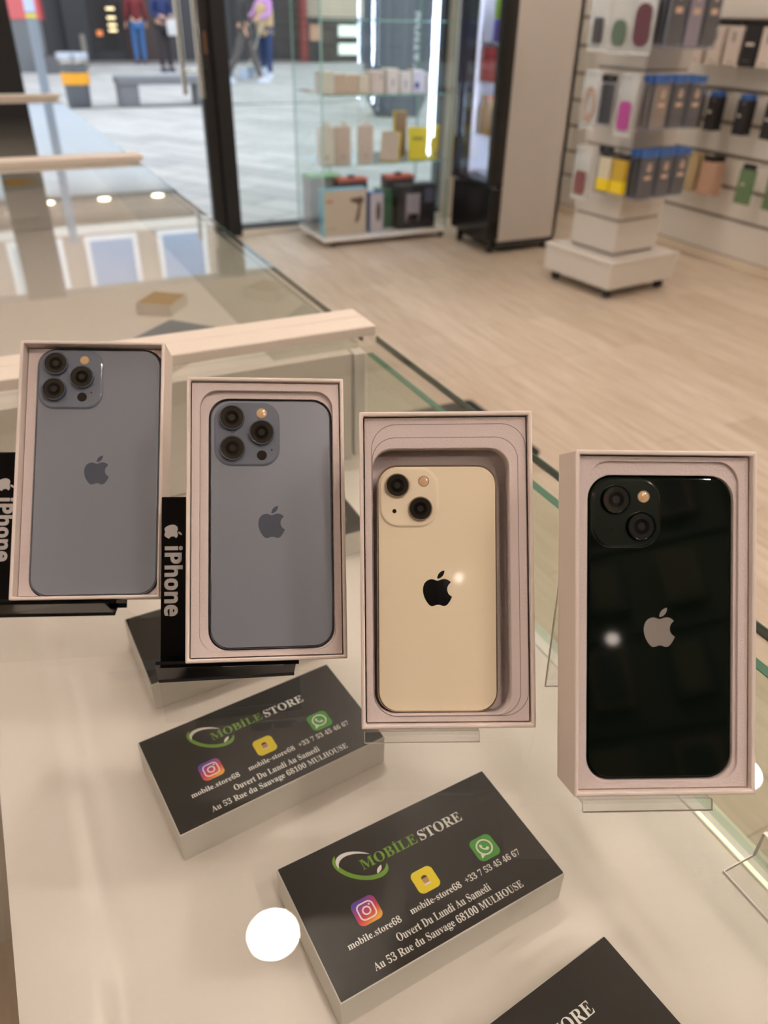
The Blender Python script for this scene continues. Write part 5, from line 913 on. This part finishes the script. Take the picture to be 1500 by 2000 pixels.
# ================================================================ THE STREET
M_gran = mat('grey_granite', (120, 122, 128), .7, noise=.12, nscale=30)
Z0 = -.02
t = thing('litter_bin', 'grey mesh litter bin with an orange band on the street', 'litter bin', (1.62, 13.55, Z0))
MB().lathe((0, 0), [(.155, 0), (.165, .03), (.185, .56), (.185, .60)], 28).build('body', mat('bin_mesh', (96, 100, 106), .5, noise=.4, nscale=60), t, smooth=True)
MB().lathe((0, 0), [(.19, .30), (.197, .30), (.20, .45), (.19, .45)], 28).build('orange_band', mat('band_orange', (238, 168, 40), .5), t, smooth=True)
MB().lathe((0, 0), [(.19, .60), (.225, .62), (.225, .69), (.20, .70), (.13, .70), (.13, .66)], 28).build('rim', mat('bin_rim', (190, 198, 212), .3, .6), t, smooth=True)
MB().lathe((0, 0), [(.19, .60), (.19, .56), (.205, .58)], 28).build('collar', M_chrome, t)
t = thing('street_bench', 'dark grey stone bench on the paving outside', 'bench', (2.9, 13.55, Z0))
MB().box(-.72, .75, -.2, .25, .29, .39).build('seat', M_gran, t, bevel=.01)
for x in (-.70, .45): MB().box(x, x + .27, -.18, .23, 0, .29).build('support', M_gran, t, bevel=.006)
struct(B(-6, 6, 13.30, 13.42, Z0 - .01, Z0 + .004).build('trim_1', mat('drain_slot', (88, 92, 94), .8)))
t = thing('sign_pole', 'grey street pole with stickers and a yellow band', 'pole', (1.04, 12, Z0))
t.rotation_euler = (0, 0, 0)
MB().cyl((0, 0), .058, 0, 3.4, 20).build('pole', mat('pole_grey', (134, 144, 156), .4), t)
MB().cyl((0, 0), .066, 0, .06, 20).build('base_collar', mat('pole_grey', (134, 144, 156), .4), t)
MB().cyl((0, 0), .0595, 1.13, 1.17, 20).build('yellow_band', M_yel, t)
MB().cyl((0, 0), .0597, 1.19, 1.34, 20).build('sticker', mat('sticker_pale', (190, 205, 240), .5), t)
# dark advertising column
t = thing('advertising_column', 'dark rounded street sign column with vertical pale lettering', 'sign column', (5.75, 11.3, Z0))
M_slate = mat('slate_panel', (84, 92, 104), .55)
b = MB(); b.loft([[(x, y, z) for x, y in rr(w_, .5, .2)] for w_, z in ((.62, 0), (.86, .2), (.98, .5), (1.0, .9), (1.0, 2.5))]); b.build('body', M_slate, t, smooth=True)
o = flat('lettering', text_loops('LOCATION', 'sans', 0, .95, 0, .10), mat('letter_pale', (214, 220, 226), .5), t, ext=.002); o.location = (.22, -.262, .33); o.rotation_euler = (math.pi / 2, -math.pi / 2, 0)

# opposite building
FY = 24.6
M_dk = mat('facade_charcoal', (58, 58, 62), .6); M_dk2 = mat('facade_grey', (96, 96, 100), .6); M_pale = mat('facade_pale', (214, 226, 238), .7)
bl = thing('shop_building', 'shop building across the street with dark ground floor and pale storeys above', 'building', (8, FY, Z0))
def FA(): b = MB(); b.T = Matrix.Translation((-8, -FY, 0)); return b
FA().box(-14, 30, FY, FY + .4, Z0, 2.75).build('ground_floor', M_dk, bl)
FA().box(-14, 30, FY + .1, FY + .5, 2.75, 5.1).build('fascia', M_pale, bl)
FA().box(-14, 30, FY - .5, FY + .4, 5.15, 5.4).build('canopy', mat('canopy_brown', (150, 132, 112), .6), bl)
FA().box(-14, 30, FY - .2, FY + .4, 5.85, 6.1).build('cornice', mat('cornice_white', (236, 232, 224), .6), bl)
FA().box(-14, 30, FY + .1, FY + .5, 5.4, 11.5).build('upper_wall', mat('upper_wall', (176, 158, 142), .7), bl)
for i in range(13):
    x = -6 + 2.1 * i
    fw = FA().holed if False else None
    w_ = FA(); w_.box(x, x + 1.5, FY - .02, FY + .1, 6.2, 6.35).box(x, x + 1.5, FY - .02, FY + .1, 8.3, 8.45).box(x, x + .14, FY - .02, FY + .1, 6.35, 8.3).box(x + 1.36, x + 1.5, FY - .02, FY + .1, 6.35, 8.3)
    f = w_.build('window', mat('window_white', (240, 242, 246), .5), bl)
    FA().box(x + .14, x + 1.36, FY + .02, FY + .09, 6.35, 8.3).build('pane', mat('window_blue' if i % 3 else 'window_haze', (120, 160, 205) if i % 3 else (190, 205, 215), .15), f)
# ground floor features
def feat(name, x0, x1, z0, z1, m, y=.03): return FA().box(x0, x1, FY - y, FY + .02, z0, z1).build(name, m, bl)
feat('shutter', 9.52, 12.9, 1.14, 2.6, mat('shutter_beige', (212, 200, 182), .6))
for i in range(8): feat('shutter_slat', 9.55, 12.87, 1.2 + .09 * i, 1.225 + .09 * i, mat('slat_line', (186, 172, 152), .6), .045)
feat('post', 9.28, 9.46, Z0, 2.6, mat('post_red', (150, 48, 46), .5), .25)
for z in (.20, .66): feat('lit_menu_panel', 10.52, 11.12, z, z + .28, mat('menu_lit', (225, 240, 232), .5, emit=.9), .06)
feat('lit_display', 9.62, 9.98, .55, .95, mat('display_lit', (190, 150, 125), .5, emit=.5), .05)
feat('display_case', 9.5, 12.0, Z0, 1.10, mat('case_dark', (44, 44, 46), .4), .02)
feat('glazed_bay', 3.5, 4.3, .3, 2.4, mat('bay_glass', (50, 48, 48), .15), .02)
for i, z in enumerate((.72, .84, 1.0, 1.2)): feat('lit_display', 3.98, 4.18, z, z + .05, mat('display_gold', (255, 232, 180), .5, emit=1.6), .06)
feat('lit_display', 3.66, 3.80, .62, .74, mat('display_orange', (235, 140, 80), .5, emit=.5), .06)
feat('door_panel', 4.35, 5.5, Z0, 2.4, mat('door_brown', (66, 52, 50), .4), .02)
feat('pillar', 2.85, 3.45, Z0, 2.75, mat('pillar_dark', (48, 48, 52), .5), .3)
feat('side_panel', 12.9, 16, Z0, 2.6, mat('panel_slate', (92, 104, 116), .5), .05)
feat('doorway', 7.3, 9.2, Z0, 2.5, mat('doorway_dark', (38, 36, 40), .5), .02)
feat('plinth', 3.0, 9.2, Z0, .06, mat('plinth_grey', (120, 116, 116), .7), .6)
lm = mat('lamp_outdoor', (255, 244, 220), .5, emit=10, emitcol=(1, .9, .7))
for x in (1.6, 3.1, 4.6, 6.1, 7.6): FA().cyl((x, FY - .42), .16, 5.13, 5.15, 20).build('canopy_lamp', lm, bl)
rb = thing('terrace_screen', 'red and grey terrace screen across the street at far left', 'screen', (1.68, 21.2, Z0))
MB().box(-1.2, .36, 0, .1, 1.0, 2.3).build('red_panel', mat('screen_red', (206, 100, 104), .5), rb)
MB().box(.36, .42, -.02, .12, 1.0, 2.3).build('red_edge', mat('screen_deep_red', (150, 40, 42), .5), rb)
MB().box(-1.2, .34, .02, .08, 0.0, 1.0).build('grey_panel', mat('screen_grey', (112, 116, 120), .5), rb)
tb = thing('terrace_planter', 'low grey planter box beside the terrace screen', 'planter', (2.2, 20.6, Z0))
MB().box(-.35, .55, 0, .35, 0, .34).build('box', M_dk2, tb, bevel=.01)
MB().box(-.32, .52, .03, .32, .34, .36).build('soil', mat('soil', (60, 50, 44), .9), tb)
MB().box(.50, .60, -.04, .04, .1, .75).build('post', mat('planter_post', (120, 116, 110), .6), tb)

# ================================================================ PEOPLE
def skin(name, joints, edges, m, parent, root=0, sub=2, scale=1.0):
    """one continuous surface grown over a jointed skeleton: joints = (x, y, z, radius)"""
    me = bpy.data.meshes.new(name); me.from_pydata([Vector(j[:3]) for j in joints], edges, [])
    o = bpy.data.objects.new(name, me); COL.objects.link(o)
    md = o.modifiers.new('skin', 'SKIN'); md.use_smooth_shade = True
    if not me.skin_vertices: 
        bm_layer = None
    for i, j in enumerate(joints):
        r = j[3] if isinstance(j[3], (tuple, list)) else (j[3], j[3])
        me.skin_vertices[0].data[i].radius = r
        me.skin_vertices[0].data[i].use_root = i == root
    ss = o.modifiers.new('sub', 'SUBSURF'); ss.levels = sub; ss.render_levels = sub
    dg = bpy.context.evaluated_depsgraph_get(); dg.update()
    nm = bpy.data.meshes.new_from_object(o.evaluated_get(dg)); nm.name = name
    bpy.data.objects.remove(o); bpy.data.meshes.remove(me)
    nm.materials.clear(); nm.materials.append(m)
    nm.polygons.foreach_set('use_smooth', [True] * len(nm.polygons))
    o = bpy.data.objects.new(name, nm); COL.objects.link(o); o.parent = parent
    return o
M_skin = mat('skin_tone', (214, 168, 142), .55)
def person(label, loc, rz, top, legs, shoe, hair, stride=.0, arms='down', vest=None, sc_=1.0, group=None):
    t = thing('person', label, 'person', loc, rz, group=group); t.scale = (sc_,) * 3
    s = stride
    J = [(0, 0, .95, .13), (0, 0, 1.12, .125), (0, 0, 1.32, .135), (0, 0, 1.44, .09), (0, -.005, 1.50, .052), (0, -.015, 1.58, .07), (0, -.02, 1.66, .088), (0, -.01, 1.73, .07)]
    E_ = [(0, 1), (1, 2), (2, 3), (3, 4), (4, 5), (5, 6), (6, 7)]
    arm = {}
    for sd in (-1, 1):
        k = len(J)
        if arms == 'down': el, wr = (sd * .24, .03, 1.16), (sd * .25, -.06, .93)
        elif arms == 'front': el, wr = (sd * .23, -.02, 1.16), (sd * .12, -.26, 1.10)
        else: el, wr = (sd * .24, -.10, 1.18), (sd * .20, -.36, 1.12)
        sh_ = (sd * .185, 0, 1.40)
        d = (Vector(wr) - Vector(el)).normalized(); hx = Vector(wr) + d * .07
        J += [(*sh_, .058), (*el, .043), (*wr, .028), (*hx, (.030, .018))]; E_ += [(3, k), (k, k + 1), (k + 1, k + 2), (k + 2, k + 3)]
        arm[sd] = (sh_, el, wr)
        side_ = d.cross(Vector((0, 1, 0)) if abs(d.y) < .8 else Vector((1, 0, 0))).normalized()
        for q in range(4):
            o1 = hx + side_ * (.027 - .018 * q) + d * .03; o2 = o1 + d * (.028, .034, .032, .024)[q] + Vector((0, -.006, -.004)); n = len(J)
            J += [(*o1, .0085), (*o2, .007)]; E_ += [(k + 3, n), (n, n + 1)]
        th = Vector(wr) + side_ * .035 + d * .035; n = len(J); J += [(*th, .009), (*(th + d * .03), .008)]; E_ += [(k + 3, n), (n, n + 1)]
    leg = {}
    for sd in (-1, 1):
        k = len(J); hp_ = (sd * .09, 0, .88); kn = (sd * .10, -s * sd * .5 - .02, .50); an = (sd * .10, -s * sd + (.10 if sd * s < 0 else .0), .09)
        J += [(*hp_, .085), (*kn, .058), (*an, .042), (an[0], an[1] - .12, .04, (.036, .028))]; E_ += [(0, k), (k, k + 1), (k + 1, k + 2), (k + 2, k + 3)]
        leg[sd] = (hp_, kn, an)
    skin('body', J, E_, M_skin, t)
    JT = [(0, 0, .93, .15), (0, 0, 1.12, .145), (0, 0, 1.32, .155), (0, 0, 1.43, .11)]; ET = [(0, 1), (1, 2), (2, 3)]
    JS = list(JT); ES = list(ET)
    for sd in (-1, 1):
        a, b_, c = arm[sd]; k = len(JS); c2 = Vector(b_).lerp(Vector(c), .9); JS += [(*a, .072), (*b_, .056), (*c2, .042)]; ES += [(3, k), (k, k + 1), (k + 1, k + 2)]
    skin('jacket', JS, ES, top, t)
    if vest: skin('vest', [(0, 0, .74, .20), (0, 0, .95, .20), (0, 0, 1.15, .195), (0, 0, 1.32, .20), (0, 0, 1.43, .15)], [(0, 1), (1, 2), (2, 3), (3, 4)], vest, t)
    JL = [(0, 0, .96, .14)]; EL = []
    for sd in (-1, 1):
        a, b_, c = leg[sd]; k = len(JL); JL += [(*a, .10), (*b_, .074), (*c, .062)]; EL += [(0, k), (k, k + 1), (k + 1, k + 2)]
    skin('trousers', JL, EL, legs, t)
    for sd in (-1, 1):
        a = leg[sd][2]
        b = MB(); b.loft([[(a[0] + x, a[1] + y, z) for x, y in rr(w_, l_, .03, 0, -.06, 4)] for w_, l_, z in ((.09, .27, 0), (.10, .28, .03), (.085, .24, .06), (.07, .12, .10))]); b.build('shoe', shoe, t, smooth=True)
    b = MB(); b.lathe((0, 0), [(.098, 1.60), (.106, 1.66), (.10, 1.73), (.07, 1.785), (.001, 1.80)], 20); h_ = b.build('hair', hair, t, smooth=True); h_.location = (0, .012, 0)
    f = MB()
    f.tube([(0, -.10, 1.655), (0, -.122, 1.635), (0, -.105, 1.625)], [.008, .013, .011], 6)
    for sd in (-1, 1): f.tube([(sd * .09, -.01, 1.63), (sd * .097, -.01, 1.66)], .014, 6)
    f.build('nose_and_ears', M_skin, t, smooth=True)
    e = MB()
    for sd in (-1, 1): e.tube([(sd * .045, -.094, 1.668), (sd * .022, -.103, 1.668)], .006, 6)
    e.tube([(-.02, -.092, 1.595), (.02, -.092, 1.595)], .005, 6, 1)
    e.build('eyes_and_mouth', [M_black, mat('lips', (170, 90, 84), .5)], t)
    return t
M_jeans = mat('jeans_blue', (62, 106, 160), .8); M_navy2 = mat('cloth_navy', (38, 52, 98), .8); M_dgrey = mat('cloth_dark_grey', (62, 58, 60), .8); M_maroon = mat('cloth_maroon', (112, 38, 44), .8)
M_hair = mat('hair_brown', (70, 50, 36), .7); M_shoe = mat('shoe_pale', (214, 222, 240), .6); M_shoed = mat('shoe_dark', (52, 60, 84), .6)
person('person in maroon top and blue jeans standing with back turned across the street', (4.60, 24.0, Z0), math.pi, M_maroon, M_jeans, M_shoed, M_hair)
p = person('person in navy jumper and dark trousers holding a white bag', (4.62, 21.1, Z0), .2, M_navy2, mat('cloth_black', (52, 48, 52), .8), M_shoed, M_hair, arms='front')
bgg = thing('carrier_bag', 'white carrier bag held by the person in the navy jumper', 'bag', (4.80, 20.82, .72))
MB().loft([[(x, y, z) for x, y in rr(w_, d_, .02, 0, 0, 3)] for w_, d_, z in ((.24, .10, 0), (.28, .12, .18), (.26, .06, .32))]).build('bag', mat('bag_white', (206, 206, 208), .6), bgg)
MB().tube([(-.07, 0, .31), (-.05, 0, .40), (.05, 0, .40), (.07, 0, .31)], .006, 6).build('handle', mat('bag_white', (206, 206, 208), .6), bgg)
person('person in dark grey clothes striding past with pale shoes', (5.42, 17.5, Z0), 1.2, M_dgrey, mat('cloth_taupe', (96, 90, 90), .8), M_shoe, M_hair, stride=.30)
person('person in beige quilted vest and lilac sleeves pushing a pushchair', (6.32, 18.8, Z0), -1.15, mat('cloth_lilac', (196, 140, 206), .7), mat('jeans_dark', (36, 66, 118), .8), M_shoe, mat('hair_chestnut', (92, 60, 40), .7), arms='reach', vest=mat('vest_beige', (200, 172, 130), .7))
person('person in slate coat with a pink scarf behind the cabinet glass', (8.75, 14.6, Z0), .4, mat('coat_slate', (88, 100, 112), .8), mat('cloth_teal', (84, 104, 112), .8), M_shoed, mat('hair_red', (196, 90, 84), .7), vest=None)
t = thing('scarf', 'pink scarf worn over the slate coat', 'scarf', (8.75, 14.6, Z0), .4)
MB().lathe((0, 0), [(.07, 1.42), (.13, 1.43), (.14, 1.48), (.07, 1.50)], 18).build('wrap', mat('scarf_pink', (214, 90, 120), .8), t, smooth=True)
MB().box(.02, .11, -.19, -.165, 1.0, 1.44).build('tail', mat('scarf_pink', (214, 90, 120), .8), t, bevel=.01)
t = thing('pushchair', 'dark pushchair with pale wheels in front of the person in the beige vest', 'pushchair', (5.78, 18.55, Z0), -1.15)
MB().loft([[(x, y, z) for x, y in rr(.40, .5, .08, 0, 0, 4)] for z in (.35, .62)]).build('seat', mat('pram_dark', (58, 56, 62), .7), t)
MB().lathe((0, 0), [(.23, .62), (.24, .80), (.16, .96), (.01, 1.0)], 16).build('hood', mat('pram_dark', (58, 56, 62), .7), t, smooth=True)
fm = MB()
for sx in (-.2, .2): fm.tube([(sx, -.30, .12), (sx, .0, .42), (sx, .34, 1.05)], .012, 6).tube([(sx, .30, .12), (sx, 0, .42)], .012, 6)
fm.tube([(-.2, .34, 1.05), (.2, .34, 1.05)], .014, 6); fm.build('frame', M_chrome, t)
for sx in (-.22, .22):
    for sy in (-.30, .30):
        b = MB(); b.loft([[(sx + k, sy + .115 * math.cos(a), .115 + .115 * math.sin(a)) for a in [i * math.pi / 8 for i in range(16)]] for k in (-.015, .015)]); b.build('wheel', mat('wheel_pale', (176, 190, 214), .5), t)
